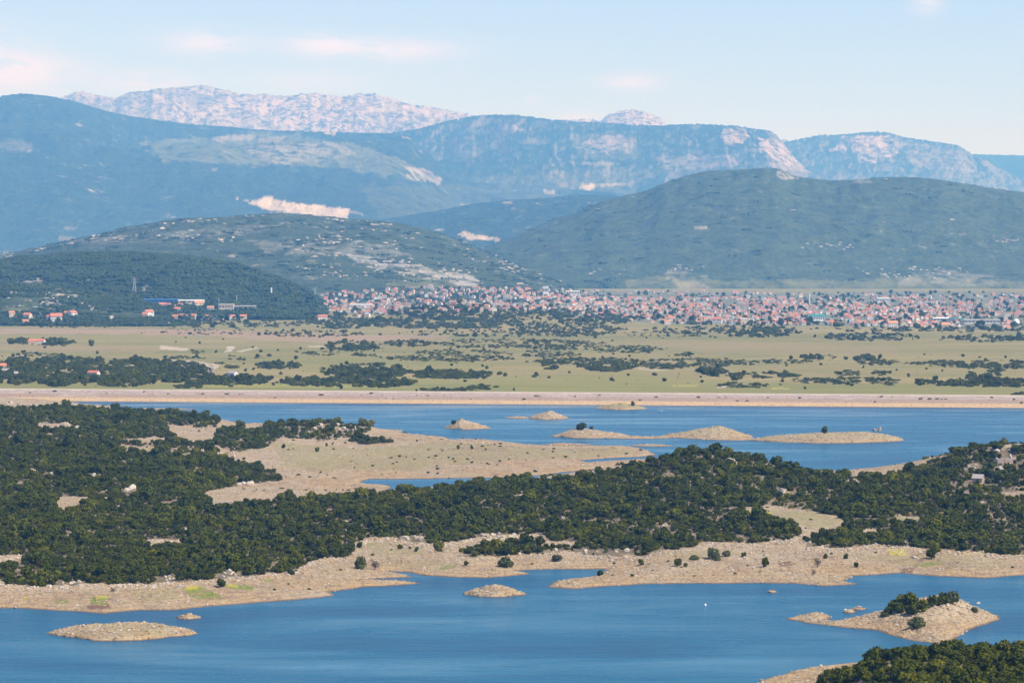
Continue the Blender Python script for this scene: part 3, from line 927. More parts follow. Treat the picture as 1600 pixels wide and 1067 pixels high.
ridge("mountain", SKY_M2, 25000, 19500, 29000, 130, M_MOUNT, "long blue forested ridge with pale cliffs at its right end", 60, .75, .13, 1700, 11, 2.0, 400, 1500,
      {"rock": [([(1130, 200), (1165, 200), (1160, 230), (1130, 222)], .8), ([(1180, 215), (1212, 215), (1245, 250), (1235, 260), (1190, 240)], .9), ([(920, 215), (975, 212), (985, 235), (950, 245), (900, 232)], .5), ([(1020, 245), (1150, 240), (1160, 262), (1040, 262)], .4), ([(780, 192), (812, 192), (818, 206), (788, 206)], .6), ([(1200, 255), (1260, 252), (1270, 268), (1210, 268)], .5)],
       "bare": [([(904, 290), (928, 287), (930, 297), (906, 298)], .9), ([(928, 288), (995, 284), (995, 288), (930, 292)], .5), ([(890, 252), (960, 256), (958, 260), (892, 255)], .4)],
       "grass": [([(900, 210), (1000, 212), (1000, 250), (900, 245)], .6), ([(600, 285), (1000, 262), (1000, 310), (600, 330)], .5)]}, .02, .7, 36, "mountain")
SKY_M1 = [(-300, 165), (-100, 160), (0, 153), (20, 150), (50, 149), (80, 151), (110, 157), (140, 166), (170, 175), (210, 183), (250, 189), (300, 195), (350, 198), (400, 203), (450, 205), (520, 207), (600, 209), (640, 216), (670, 240), (690, 262), (720, 284), (800, 290), (850, 292), (920, 298), (1000, 305), (1100, 330), (1900, 380)]
ridge("mountain", SKY_M1, 23500, 14500, 27500, 190, M_SLOPE, "broad blue forested mountainside with upland meadows and a large pale quarry", 14, .95, .10, 2100, 17, 2.0, -300, 1300,
      {"bare": [([(388, 318), (405, 309), (425, 309), (440, 314), (470, 318), (520, 324), (546, 327), (543, 342), (500, 337), (440, 332), (410, 326)], 1), ([(368, 309), (390, 312), (388, 316), (370, 312)], .6), ([(546, 328), (570, 335), (568, 337), (545, 332)], .4),
                ([(710, 366), (725, 361), (745, 368), (785, 373), (775, 377), (730, 373)], .9), ([(332, 214), (402, 210), (395, 219), (340, 222)], .35), ([(402, 216), (450, 212), (440, 221), (405, 224)], .3), ([(508, 207), (526, 207), (524, 211), (510, 211)], .9), ([(600, 207), (640, 211), (690, 217), (680, 221), (640, 216)], .6), ([(100, 354), (120, 356), (120, 359), (102, 358)], .25), ([(88, 370), (118, 371), (116, 376), (92, 375)], .25),
                ([(850, 296), (868, 298), (868, 304), (852, 303)], .5), ([(330, 262), (340, 262), (338, 268), (331, 268)], .3), ([(720, 318), (735, 320), (734, 324), (720, 323)], .5)],
       "rock": [([(630, 262), (660, 264), (690, 278), (690, 288), (640, 280)], .55), ([(0, 218), (50, 220), (50, 240), (0, 236)], .22), ([(380, 230), (520, 222), (560, 240), (420, 262)], .3)],
       "grass": [([(215, 222), (330, 215), (420, 205), (540, 222), (620, 245), (680, 285), (520, 262), (400, 258), (260, 252)], 1), ([(560, 290), (900, 290), (900, 350), (600, 350)], .4)]}, .02, .65, 26, "mountain")
SKY_F = [(400, 392), (540, 352), (600, 342), (680, 330), (740, 318), (800, 312), (860, 309), (900, 303), (960, 306), (1020, 312), (1100, 330), (1300, 360)]
ridge("foothill", SKY_F, 15000, 12500, 17000, 70, M_SLOPE, "low rolling blue foothills between the quarry hill and the large wooded hill", 14, .9, .10, 700, 23, 2.0, 460, 1200,
      {"bare": [([(712, 366), (725, 361), (745, 368), (785, 373), (775, 377), (730, 373)], .9), ([(785, 316), (800, 314), (800, 319), (786, 319)], .5)]}, .02, .4, 6)
SKY_H2 = [(420, 420), (640, 412), (740, 395), (780, 378), (820, 362), (860, 345), (900, 332), (940, 315), (980, 305), (1010, 298), (1040, 285), (1070, 275), (1100, 268), (1130, 266), (1160, 265), (1190, 263), (1210, 263), (1225, 267), (1240, 275), (1270, 280), (1300, 283), (1340, 281), (1380, 277), (1420, 277), (1460, 280), (1500, 286), (1540, 293), (1580, 298), (1620, 303), (1750, 320), (1900, 345)]
H2, H2g = ridge("hill", SKY_H2, 10600, 8500, 12500, 170, M_HILL_GREEN, "large rounded wooded hill rising behind the right half of the town", 14, .95, .10, 900, 29, 2.0, 420, 1900,
      {"rock": [([(1040, 425), (1070, 425), (1080, 440), (1040, 440)], .3), ([(1430, 425), (1480, 422), (1560, 435), (1560, 445), (1400, 445)], .22), ([(1215, 268), (1250, 274), (1245, 282), (1220, 280)], .6), ([(1330, 278), (1360, 278), (1360, 284), (1330, 284)], .4)],
       "grass": [([(980, 436), (1060, 430), (1120, 440), (1260, 436), (1320, 440), (1420, 432), (1500, 436), (1640, 440), (1640, 460), (980, 458)], .9)],
       "bare": [([(1084, 354), (1104, 353), (1104, 358), (1085, 358)], .5), ([(1050, 436), (1085, 438), (1110, 448), (1060, 450)], .25)]}, .02, .7, 8)
SKY_H1 = [(-300, 420), (-100, 410), (0, 398), (50, 388), (100, 378), (160, 365), (200, 355), (240, 348), (270, 343), (300, 340), (340, 340), (390, 336), (420, 333), (450, 333), (480, 336), (520, 340), (560, 343), (600, 345), (640, 352), (680, 363), (720, 377), (760, 394), (800, 412), (840, 428), (880, 440), (960, 452)]
H1, H1g = ridge("hill", SKY_H1, 8300, 6500, 9200, 130, M_HILL_KARST, "karst hill speckled with white rock behind the left part of the town", 9, .95, .09, 700, 41, 2.0, -300, 940,
      {"rock": [([(540, 395), (600, 405), (700, 425), (760, 440), (740, 448), (640, 430), (560, 412)], .8), ([(380, 375), (620, 380), (640, 400), (420, 395)], .3), ([(100, 375), (300, 360), (420, 350), (420, 362), (150, 385)], .25)],
       "grass": [([(640, 415), (740, 438), (740, 450), (600, 450)], .8)]}, .02, .5, 5)
SKY_H0 = [(-300, 415), (-100, 412), (0, 408), (50, 401), (100, 397), (150, 395), (200, 395), (250, 398), (300, 403), (340, 409), (380, 419), (420, 433), (460, 449), (490, 461), (540, 475)]
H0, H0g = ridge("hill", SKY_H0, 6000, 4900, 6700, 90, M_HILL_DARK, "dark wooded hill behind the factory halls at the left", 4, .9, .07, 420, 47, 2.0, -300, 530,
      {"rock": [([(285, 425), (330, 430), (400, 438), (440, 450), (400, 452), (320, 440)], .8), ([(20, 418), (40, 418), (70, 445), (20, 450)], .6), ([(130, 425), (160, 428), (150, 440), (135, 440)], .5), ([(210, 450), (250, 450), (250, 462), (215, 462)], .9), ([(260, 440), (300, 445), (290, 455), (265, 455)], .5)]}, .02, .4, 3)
SKY_H00 = [(-300, 445), (0, 452), (30, 446), (60, 448), (100, 451), (150, 458), (190, 465), (230, 474), (270, 484), (300, 494), (330, 502)]
H00, H00g = ridge("rocky_rise", SKY_H00, 5000, 4500, 5300, 60, M_HILL_KARST, "low green rise with white rock bands above the village at the left edge", 2, .9, .08, 200, 53, 2.0, -300, 330,
      {"rock": [([(80, 453), (95, 452), (125, 466), (118, 470)], 1), ([(0, 452), (20, 452), (20, 462), (0, 462)], .9), ([(70, 470), (100, 468), (90, 478), (72, 476)], .6), ([(135, 475), (155, 475), (150, 484), (138, 484)], .6)],
       "grass": [([(-50, 490), (20, 478), (70, 488), (60, 500), (-50, 500)], 1), ([(60, 480), (85, 482), (80, 490), (60, 488)], .6)]}, .02, .4, 2)


def grid_hit(g, px, py):
    """nearest visible row of a hill's grid in the pixel's column -> (x, y, z) or None"""
    cols, D, Z, T = g
    if px < cols[0] or px > cols[-1]:
        return None
    j = int(round((px - cols[0]) / (cols[1] - cols[0])))
    d, z = D[:, j], Z[:, j]
    _, qy = project(x_at(px, d), d, z)
    ok = np.nonzero(qy <= py)[0]
    if len(ok) == 0 or ok[0] == 0:
        return None
    i = ok[0]
    f = (qy[i - 1] - py) / max(qy[i - 1] - qy[i], 1e-6)
    f = min(max(f, 0), 1)
    dd, zz = d[i - 1] + (d[i] - d[i - 1]) * f, z[i - 1] + (z[i] - z[i - 1]) * f
    return (float(x_at(px, dd)), float(dd), float(zz))


def far_hit(px, py, grids=None):
    """where the pixel's ray meets the plain or a hill behind it"""
    best = None
    ys = np.linspace(2250, 9600, 900)
    xs = x_at(px, ys)
    zz = plain_z(xs, ys)
    _, qy = project(xs, ys, zz)
    ok = np.nonzero(qy <= py)[0]
    if len(ok):
        i = ok[0]
        best = (float(xs[i]), float(ys[i]), float(zz[i]))
    for g in (H00g, H0g, H1g, H2g) if grids is None else grids:
        h = grid_hit(g, px, py)
        if h is not None and (best is None or h[1] < best[1]) and h[2] > plain_z(np.array(h[0]), np.array(h[1])) - 0.5:
            best = h
    return best


# ------------------------------------------------------------------ plant meshes
def ico(sub):
    import bmesh
    bm = bmesh.new()
    bmesh.ops.create_icosphere(bm, subdivisions=sub, radius=1.0)
    V = np.array([v.co[:] for v in bm.verts])
    Fc = np.array([[v.index for v in f.verts] for f in bm.faces])
    bm.free()
    return V, Fc


ICO1, ICO2 = ico(1), ico(2)


def crown_mesh(name, seed, lobes=6, leaves=330, leaf=0.15, core=0.80, tall=1.0, spread=1.0, fill=1.0):
    """a shrub crown of radius about 1 standing on z = 0: uneven lobes covered with small leaf sprays"""
    r = np.random.default_rng(seed)
    V, Q = [], []
    n = 0
    L = []
    for i in range(lobes):
        a = r.uniform(0, 2 * np.pi)
        d = r.uniform(0.15, 0.62) * spread if i else 0.0
        rad = r.uniform(0.36, 0.60) if i else 0.66
        zc = r.uniform(0.22, 0.98) * tall if i else 0.55 * tall
        L.append((np.array([d * np.cos(a), d * np.sin(a), zc]), np.array([rad, rad, rad * r.uniform(0.72, 1.0)])))
    for c, s in L:
        v, f = ICO2 if core > 0.3 else ICO1
        nn = 1 + 0.22 * r.standard_normal(len(v))
        p = v * nn[:, None] * s * core + c
        p[:, 2] = np.maximum(p[:, 2], 0.02)
        if core > 0.05:
            V.append(p)
            Q.append(np.column_stack([f, f[:, 2]]) + n)
            n += len(p)
    per = leaves // lobes
    for c, s in L:
        d = r.standard_normal((per, 3))
        d /= np.linalg.norm(d, axis=1)[:, None]
        d[:, 2] = np.where(d[:, 2] < -0.75, -d[:, 2], d[:, 2])
        p = c + d * s * r.uniform(0.78 if core > .05 else 0.25, 1.16, (per, 1))
        nrm = d + 0.75 * r.standard_normal((per, 3))
        nrm /= np.linalg.norm(nrm, axis=1)[:, None]
        t = np.cross(nrm, r.standard_normal((per, 3)))
        t /= np.linalg.norm(t, axis=1)[:, None] + 1e-9
        b = np.cross(nrm, t)
        sz = leaf * r.uniform(0.6, 1.5, (per, 1))
        q = np.stack([p - t * sz - b * sz * .6, p + t * sz - b * sz * .5, p + t * sz * .7 + b * sz * .7, p - t * sz * .8 + b * sz * .6], 1)
        q[..., 2] = np.maximum(q[..., 2], 0.03)
        V.append(q.reshape(-1, 3))
        Q.append(np.arange(per * 4).reshape(per, 4) + n)
        n += per * 4
    V, Q = np.concatenate(V), np.concatenate(Q)
    me = bpy.data.meshes.new(name)
    faces = [tuple(int(i) for i in (q[:3] if q[2] == q[3] else q)) for q in Q]
    me.from_pydata([tuple(v) for v in V], [], faces)
    me.update()
    return me


def trunk_mesh(name, seed, h=0.75):
    r = np.random.default_rng(seed)
    V, Fc = [], []

    def limb(a, b, ra, rb):
        n0 = len(V)
        ax = np.array(b) - np.array(a)
        ax = ax / np.linalg.norm(ax)
        u = np.cross(ax, [0.3, 0.9, 0.2])
        u /= np.linalg.norm(u)
        w = np.cross(ax, u)
        for (c, rr) in ((a, ra), (b, rb)):
            for k in range(5):
                t = 2 * np.pi * k / 5
                V.append(np.array(c) + rr * (np.cos(t) * u + np.sin(t) * w))
        for k in range(5):
            Fc.append((n0 + k, n0 + (k + 1) % 5, n0 + 5 + (k + 1) % 5, n0 + 5 + k))
    limb((0, 0, -0.25), (0.02, 0, 0.35 * h), 0.085, 0.06)
    for k in range(4):
        a = r.uniform(0, 2 * np.pi)
        limb((0.02, 0, 0.28 * h), (0.42 * np.cos(a), 0.42 * np.sin(a), h * r.uniform(.8, 1.1)), 0.05, 0.02)
    me = bpy.data.meshes.new(name)
    me.from_pydata([tuple(v) for v in V], [], Fc)
    me.update()
    return me


CROWNS = [crown_mesh("crown", 100 + i, 5 + i % 4, 340, 0.145, 0.82, 1.0 + 0.12 * (i % 3)) for i in range(6)]
OLIVE_CROWNS = [crown_mesh("crown", 200 + i, 6, 420, 0.12, 0.78, 1.1) for i in range(2)]
BARE_CROWNS = [crown_mesh("crown", 300 + i, 6, 220, 0.07, 0.0, 1.15) for i in range(2)]
TRUNKS = [trunk_mesh("trunk", 400 + i) for i in range(3)]
for m in CROWNS:
    m.materials.append(M_LEAF)
for m in OLIVE_CROWNS:
    m.materials.append(M_LEAF_OLIVE)
for m in BARE_CROWNS:
    m.materials.append(M_LEAF_BARE)
for m in TRUNKS:
    m.materials.append(M_BARK)
VARIANT_PARTS = {}


def plant(name, x, y, z, r, h, label, group=None, crown=None, var=0, cat="shrub", rz=None):
    """a shrub or tree: crown radius r, overall height h"""
    t = link(name, None, label=label, cat=cat, group=group, loc=(x, y, z - 0.05))
    t.rotation_euler = (0, 0, random.uniform(0, 6.28) if rz is None else rz)
    t.scale = (r, r, h / 1.55)
    c = link("crown", crown if crown is not None else CROWNS[var % 6], None, t)
    k = link("trunk", TRUNKS[var % 3], None, t)
    VARIANT_PARTS.setdefault(c.data.name, (c, k))
    return t


# ---- lone bushes on the shores: pixel of the foot, width in pixels, height/width, kind, label
LONE = [
    (563, 889, 25, 1.05, 'o', "round green bush beside the leafless grey bush on the near shore"),
    (585, 891, 20, 1.2, 'b', "leafless grey brown bush beside the round green bush on the shore"),
    (345, 917, 19, .6, 'd', "low dark bush next to the yellow green patches on the near shore"),
    (175, 926, 11, .8, 'b', "small reddish leafless bush above the brown puddle mark on the near shore"),
    (453, 898, 16, .8, 'd', "dark bush at the end of the near wood above the shore spit"),
    (561, 856, 12, .9, 'd', "small dark bush on the sandy slope above the round green bush"),
    (686, 862, 20, .9, 'd', "wide dark bush on the sandy slope left of the thicket patch"),
    (728, 884, 10, .8, 'd', "small round bush alone on the tan shore below the thicket patch"),
    (789, 886, 28, .75, 'o', "large olive grey bush overhanging the brown inlet"),
    (869, 877, 19, .65, 'o', "low olive bush on the bank above the brown inlet"),
    (939, 899, 13, .75, 'd', "dark bush sitting on the sandy point by the inlet"),
    (1003, 883, 12, .85, 'd', "small bush on the shore above the sandy point"),
    (1059, 884, 15, .85, 'd', "left one of a pair of dark shore bushes in the middle of the tan beach"),
    (1072, 886, 9, .85, 'd', "smaller right one of a pair of dark shore bushes on the tan beach"),
    (1085, 875, 18, .6, 'o', "low olive bush left of the largest olive bush on the beach"),
    (1116, 873, 28, .75, 'o', "largest olive bush on the upper beach below the wood"),
    (1122, 876, 13, .8, 'o', "small olive bush in front of the largest olive bush"),
    (1137, 869, 16, .7, 'o', "olive bush just right of the largest olive bush"),
    (1163, 871, 10, .8, 'd', "tiny dark bush on the upper beach right of the olive bushes"),
    (1197, 886, 16, .95, 'd', "round dark bush left of the brown dry puddle"),
    (1278, 886, 18, 1.0, 'b', "larger leafless brown bush on the stony point"),
    (1273, 898, 9, 1.4, 'b', "thin leafless brown bush in front of the larger leafless one"),
    (1291, 873, 9, 1.0, 'd', "small dark bush behind the leafless brown bush"),
    (1323, 873, 10, .9, 'd', "small dark bush on the upper beach right of the leafless bush"),
    (1339, 886, 10, .8, 'd', "low dark bush above the small cove on the beach"),
    (1457, 874, 18, .95, 'd', "round dark bush standing before the wood right of the bright yellow patch"),
    (1462, 862, 22, .6, 'd', "broad low bush at the wood edge above the round dark bush"),
    (1584, 887, 5, .8, 'd', "tiny dark bush on the beach at the right edge"),
    (625, 858, 10, .8, 'd', "small bush on the dry slope below the wood's lower bay"),
    (650, 862, 9, .9, 'd', "smaller bush right of another on the dry slope below the wood"),
    (495, 706, 9, .9, 'd', "single dark bush alone on the open sand flats"),
    (716, 702, 7, 1.0, 'd', "left dark bush beside the pale stone hut on the sand flats"),
    (737, 702, 6, 1.0, 'd', "right dark bush beside the pale stone hut on the sand flats"),
    (759, 703, 4, 1.0, 'd', "tiny bush right of the stone hut and its two bushes"),
    (443, 700, 8, .9, 'd', "small dark bush on the flats at the foot of the scrub hill"),
    (510, 697, 6, .9, 'd', "little bush beyond the single dark bush on the sand flats"),
]
for i, (px, py, w, hr, k, lab) in enumerate(LONE):
    x, y, z = hit(px, py, MAIN)
    wm = w * y / F
    crown = {'o': OLIVE_CROWNS, 'b': BARE_CROWNS}.get(k)
    plant("shrub", x, y, z, wm / 2 * 0.92, wm * hr, lab, "lone bushes on the lake shore", crown[i % 2] if crown else CROWNS[i % 6], i)
for (px, py, w, hr, land, k, lab) in [
    (1436, 979, 32, .62, ISLE, 'o', "rounded olive bush halfway down the shrub topped island"),
    (1525, 956, 15, .7, ISLE, 'o', "small bush near the bare right end of the shrub topped island"),
    (909, 671, 16, .95, ISLET_LANDS[9], 'd', "round dark tree standing on the far islet"),
    (924, 671, 7, .8, ISLET_LANDS[9], 'd', "small bush right of the round tree on the far islet"),
    (708, 663, 9, .8, ISLET_LANDS[6], 'd', "dark bush on the left flank of the cone shaped islet"),
    (1289, 677, 13, .9, ISLET_LANDS[13], 'd', "lone round tree on the long far islet"),
    (989, 634, 8, .9, ISLET_LANDS[14], 'd', "single small tree on the grassy islet under the dam"),
]:
    x, y, z = hit(px, py, land)
    wm = w * y / F
    plant("shrub" if "tree" not in lab else "tree", x, y, z, wm / 2 * .95, wm * hr, lab, None, OLIVE_CROWNS[0] if k == 'o' else None, int(px) % 6, "shrub" if "tree" not in lab else "tree")
# shrub cap of the island
for i, (px, py, w, hr) in enumerate([(1398, 953, 22, .75), (1412, 950, 26, .8), (1428, 950, 26, .85), (1444, 951, 24, .8), (1390, 958, 18, .7), (1407, 958, 24, .7), (1425, 959, 24, .7), (1443, 956, 22, .75), (1458, 948, 20, .8), (1385, 964, 14, .6), (1468, 946, 20, .8), (1478, 943, 22, .85)]):
    x, y, z = hit(px, py, ISLE)
    wm = w * y / F
    plant("shrub", x, y, z, wm / 2, wm * hr, "dark shrub in the closed green cap on top of the rocky island", "shrubs on top of the rocky island", None, i)
x, y, z = hit(1489, 943, ISLE)
plant("tree", x, y, z, 2.2, 4.6, "tallest lighter green tree at the right end of the island's shrub cap", None, OLIVE_CROWNS[1], 2, "tree")

# ------------------------------------------------------------------ the woods near the lake
def scatter(x0, x1, y0, y1, spacing):
    nx, ny = int((x1 - x0) / spacing), int((y1 - y0) / spacing)
    X, Y = np.meshgrid(x0 + (np.arange(nx) + .5) * spacing, y0 + (np.arange(ny) + .5) * spacing)
    X = X + RNG.uniform(-.5, .5, X.shape) * spacing
    Y = Y + RNG.uniform(-.5, .5, Y.shape) * spacing
    return X.ravel(), Y.ravel()


# white outcrops among the scrub: pixel, spread px, how many, label
OUTCROPS = [
    ((205, 722), 6, 4, "white limestone block in the wood above the left clearing"), ((50, 738), 6, 4, "white limestone block in the dark wood at the far left"), ((82, 740), 6, 4, "white limestone block in the wood right of the far left outcrop"), ((143, 744), 6, 4, "white limestone block of the bright outcrop in the middle of the left wood"),
    ((200, 766), 8, 5, "pale limestone block beside the sandy clearing in the left wood"), ((298, 778), 8, 5, "pale limestone block near the tip of the wood by the sand flats"), ((375, 757), 14, 8, "pale limestone block under the dark wooded tongue on the flats"), ((10, 632), 10, 5, "white limestone block on the far left wooded knoll by the dam"),
    ((520, 668), 26, 12, "white limestone block on the scrub hill by the far water"), ((90, 668), 22, 8, "pale limestone block by the upper left stony clearing"), ((350, 870 - 160), 20, 7, "pale limestone block in the thin scrub beside the flats"),
    ((1527, 730), 16, 9, "white limestone block on the right hill left of the ruined walls"), ((1568, 733), 14, 8, "white limestone block below the ruined walls on the right hill"), ((1565, 705), 10, 5, "pale limestone block near the crest of the right hill"), ((1330, 753), 5, 3, "white limestone block in the wood below the saddle"),
    ((1220, 768), 10, 4, "pale limestone block on the flank of the middle wooded hill"), ((1140, 722), 8, 4, "pale limestone block under the top of the middle wooded hill"), ((1040, 822), 8, 4, "white limestone block in the wood above the tan beach"), ((880, 812), 7, 3, "white limestone block in the middle of the main wood"),
    ((780, 838), 28, 10, "white limestone block in the row along the wood's sandy lower bay"), ((640, 842), 20, 8, "pale limestone block on the dry slope under the wood"), ((265, 904), 10, 6, "white limestone block on the bank below the near wood"), ((100, 918), 40, 12, "pale limestone block in the rocky band under the near left wood"), ((360, 900), 30, 10, "pale limestone block along the bank right of the near wood"),
    ((930, 862), 60, 14, "pale limestone block in the rocky band above the brown inlet"), ((1250, 858), 60, 10, "pale limestone block along the upper edge of the right beach"), ((1420, 862), 50, 8, "pale limestone block near the bright yellow patch on the beach"),
]
OUT_PTS = []
for (pp, sp, n, lab) in OUTCROPS:
    for k in range(n):
        x, y, z = hit(pp[0] + random.gauss(0, sp * .5), pp[1] + random.gauss(0, max(1.2, sp * .10)), MAIN, n=900)
        OUT_PTS.append((x, y, z, random.uniform(.8, 1.9) * (.62 if pp[0] > 1450 else 1 if y < 1200 else 1.2) * (.6 if "bank" in lab or "band" in lab or "beach" in lab else 1), lab))

X, Y = scatter(-560, 420, 880, 2080, 1.9)
px0_, _ = project(X, Y, np.zeros_like(X))
m = (px0_ > -400) & (px0_ < 2030) & (((px0_ > -60) & (px0_ < 1660)) | (RNG.uniform(0, 1, len(X)) < .55))
X, Y = X[m], Y[m]
Z = MAIN.z(X, Y)
PX, PY = project(X, Y, Z)
dens = wood_density(PX, PY)
# gaps where bare rock shows through
gap = fbm(X / 8, Y / 30, 3, 61)
dens = np.where(gap > 0.32, dens * 0.08, dens)
for (bx, by, bz, br, _l) in OUT_PTS:
    dens = np.where((np.abs(X - bx) < 1.6 + br) & (Y < by + 2.5) & (Y > by - 11), dens * .1, dens)
dens = np.where((dens > 0) & (dens < .9), dens * (0.35 + 0.9 * (fbm(X / 9, Y / 9, 2, 66) > -0.05)), dens)
m = (RNG.uniform(0, 1, len(X)) < dens * 0.95) & (Z > 0.7)
WX, WY, WZ = X[m], Y[m], Z[m]
sizen = fbm(WX / 35, WY / 35, 2, 71)
WR = np.clip(np.exp(.05 + .44 * RNG.standard_normal(len(WX)) + 0.55 * sizen), 0.55, 3.6)
WH = WR * RNG.uniform(.95, 1.7, len(WX))
WV = np.where((RNG.uniform(0, 1, len(WX)) < .13 + .25 * (fbm(WX / 40, WY / 60, 2, 141) > .25)), RNG.integers(6, 8, len(WX)), RNG.integers(0, 6, len(WX)))
# small tufts scattered over the open shores and flats
X, Y = scatter(-420, 330, 900, 1990, 5.5)
Z = MAIN.z(X, Y)
PX, PY = project(X, Y, Z)
m = (PX > -60) & (PX < 1660) & (Z > .7) & (wood_density(PX, PY) < .05) & (RNG.uniform(0, 1, len(X)) < np.clip(.10 + .5 * fbm(X / 45, Y / 70, 3, 151), 0, .35))
WX, WY, WZ = np.concatenate([WX, X[m]]), np.concatenate([WY, Y[m]]), np.concatenate([WZ, Z[m]])
tr = RNG.uniform(.22, .75, m.sum()) * (1 + .5 * (Y[m] > 1300))
WR, WH = np.concatenate([WR, tr]), np.concatenate([WH, tr * RNG.uniform(.7, 1.2, m.sum())])
WV = np.concatenate([WV, RNG.integers(0, 8, m.sum())])
TUFT0 = len(WX) - int(m.sum())
# headland thicket
X, Y = scatter(55, 300, 545, 780, 1.9)
Z = HEAD.z(X, Y)
PX, PY = project(X, Y, Z)
edge = 1274 + 6 * fbm(PY / 12, PY * 0, 2, 5)
m = (PX > edge) & (PX < 2050) & (Z > 3.0) & (RNG.uniform(0, 1, len(X)) < .92)
HX, HY, HZ = X[m], Y[m], Z[m]
HR = np.clip(1.35 + .45 * RNG.standard_normal(len(HX)), 1.0, 2.9)
HH = HR * RNG.uniform(1.2, 1.75, len(HX))

# the shrubs that show largest stand as objects of their own
_, hpy = project(HX, HY, HZ + HH)
hpx, _ = project(HX, HY, HZ)
vis = (hpx < 1606) & (hpy < 1062) & (HY < 668)
idx_h = np.nonzero(vis)[0]
sel_h = idx_h[RNG.permutation(len(idx_h))[:135]]
wpx, wpy = project(WX, WY, WZ)
edge_front = np.nonzero((np.arange(len(WX)) < TUFT0) & (wpx > 0) & (wpx < 1600) & (WY < 1060))[0]
sel_w = []
for b_ in range(110):
    c_ = edge_front[(wpx[edge_front] >= b_ * 1600 / 110) & (wpx[edge_front] < (b_ + 1) * 1600 / 110)]
    if len(c_):
        sel_w.append(c_[np.argmin(WY[c_] - WR[c_] * 6)])
sel_w = np.array(sel_w)
for n_, i in enumerate(sel_h):
    lab = "dark green shrub in the dense thicket filling the lower right corner"
    plant("shrub", HX[i], HY[i], HZ[i], HR[i], HH[i], lab, "shrubs of the corner thicket", None, int(i))
for n_, i in enumerate(sel_w):
    p = wpx[i]
    seg = ["left of the low dark shore bush", "left of the round green bush", "above the brown inlet", "above the olive bushes of the beach", "above the stony point with leafless bushes", "behind the bright yellow patch"][int(np.searchsorted([345, 560, 950, 1190, 1380], p))]
    plant("shrub", WX[i], WY[i], WZ[i], WR[i], WH[i], "front shrub of the main wood, " + seg, "front shrubs " + seg, None, int(i))



def scatter_object(name, P, scl, rot, var, sources, label, cat):
    """one stuff object: a vertex per plant or stone, drawn as copies of the given part pairs"""
    me = np_mesh(name, P, np.zeros((0, 4), int), False, dict(scl=np.asarray(scl, float), rot=np.asarray(rot, float), var=np.asarray(var, np.int32)))
    o = link(name, me, None, None, label, cat, "stuff")
    ng = bpy.data.node_groups.new(name + "_scatter", 'GeometryNodeTree')
    ng.interface.new_socket("Geometry", in_out='INPUT', socket_type='NodeSocketGeometry')
    ng.interface.new_socket("Geometry", in_out='OUTPUT', socket_type='NodeSocketGeometry')
    N = ng.nodes
    gi, go = N.new("NodeGroupInput"), N.new("NodeGroupOutput")
    iop = N.new("GeometryNodeInstanceOnPoints")
    join = N.new("GeometryNodeJoinGeometry")
    for parts in reversed(sources):
        g2i = N.new("GeometryNodeGeometryToInstance")
        for p in parts:
            oi = N.new("GeometryNodeObjectInfo")
            oi.transform_space = 'ORIGINAL'
            oi.inputs["Object"].default_value = p
            oi.inputs["As Instance"].default_value = False
            ng.links.new(oi.outputs["Geometry"], g2i.inputs[0])
        ng.links.new(g2i.outputs[0], join.inputs[0])
    ng.links.new(gi.outputs[0], iop.inputs["Points"])
    ng.links.new(join.outputs[0], iop.inputs["Instance"])
    iop.inputs["Pick Instance"].default_value = True

    def na(nm, ty):
        n = N.new("GeometryNodeInputNamedAttribute")
        n.data_type = ty
        n.inputs[0].default_value = nm
        return n.outputs[0]
    ng.links.new(na("var", 'INT'), iop.inputs["Instance Index"])
    ng.links.new(na("scl", 'FLOAT_VECTOR'), iop.inputs["Scale"])
    e2r = N.new("FunctionNodeEulerToRotation")
    ng.links.new(na("rot", 'FLOAT_VECTOR'), e2r.inputs[0])
    ng.links.new(e2r.outputs[0], iop.inputs["Rotation"])
    ng.links.new(iop.outputs[0], go.inputs[0])
    md = o.modifiers.new("scatter", 'NODES')
    md.node_group = ng
    return o


def zrot(n):
    r = np.zeros((n, 3))
    r[:, 2] = RNG.uniform(0, 2 * np.pi, n)
    return r


SHRUB_SRC = [VARIANT_PARTS[c.name] for c in CROWNS]
OLIVE_SRC = [VARIANT_PARTS[c.name] for c in OLIVE_CROWNS]
mw = np.ones(len(WX), bool)
mw[sel_w] = False
mh = np.ones(len(HX), bool)
mh[sel_h] = False
FX = np.concatenate([WX[mw], HX[mh]])
FY = np.concatenate([WY[mw], HY[mh]])
FZ = np.concatenate([WZ[mw], HZ[mh]])
FR = np.concatenate([WR[mw], HR[mh]])
FH = np.concatenate([WH[mw], HH[mh]])
FV = np.concatenate([WV[mw], np.where(RNG.uniform(0, 1, mh.sum()) < .12, 6, RNG.integers(0, 6, mh.sum()))])
print("wood shrubs", len(FX))
scatter_object("woods", np.stack([FX, FY, FZ - .05], 1), np.stack([FR, FR, FH / 1.55], 1), zrot(len(FX)), FV, SHRUB_SRC + OLIVE_SRC, "dense dark green scrub wood covering the low hills by the lake", "woods")

# ------------------------------------------------------------------ rocks
def rock_mesh(name, seed, flat=.7):
    r = np.random.default_rng(seed)
    v, f = ICO2
    p = v.copy()
    for _ in range(7):
        d = r.standard_normal(3)
        d /= np.linalg.norm(d)
        k = r.uniform(.45, .8)
        s = p @ d
        p = p - np.outer(np.maximum(s - k, 0), d)
    p *= np.array([1, r.uniform(.6, .9), flat])
    p += 0.05 * r.standard_normal(p.shape)
    p[:, 2] += 0.25
    me = np_mesh(name, p, f, False)
    return me


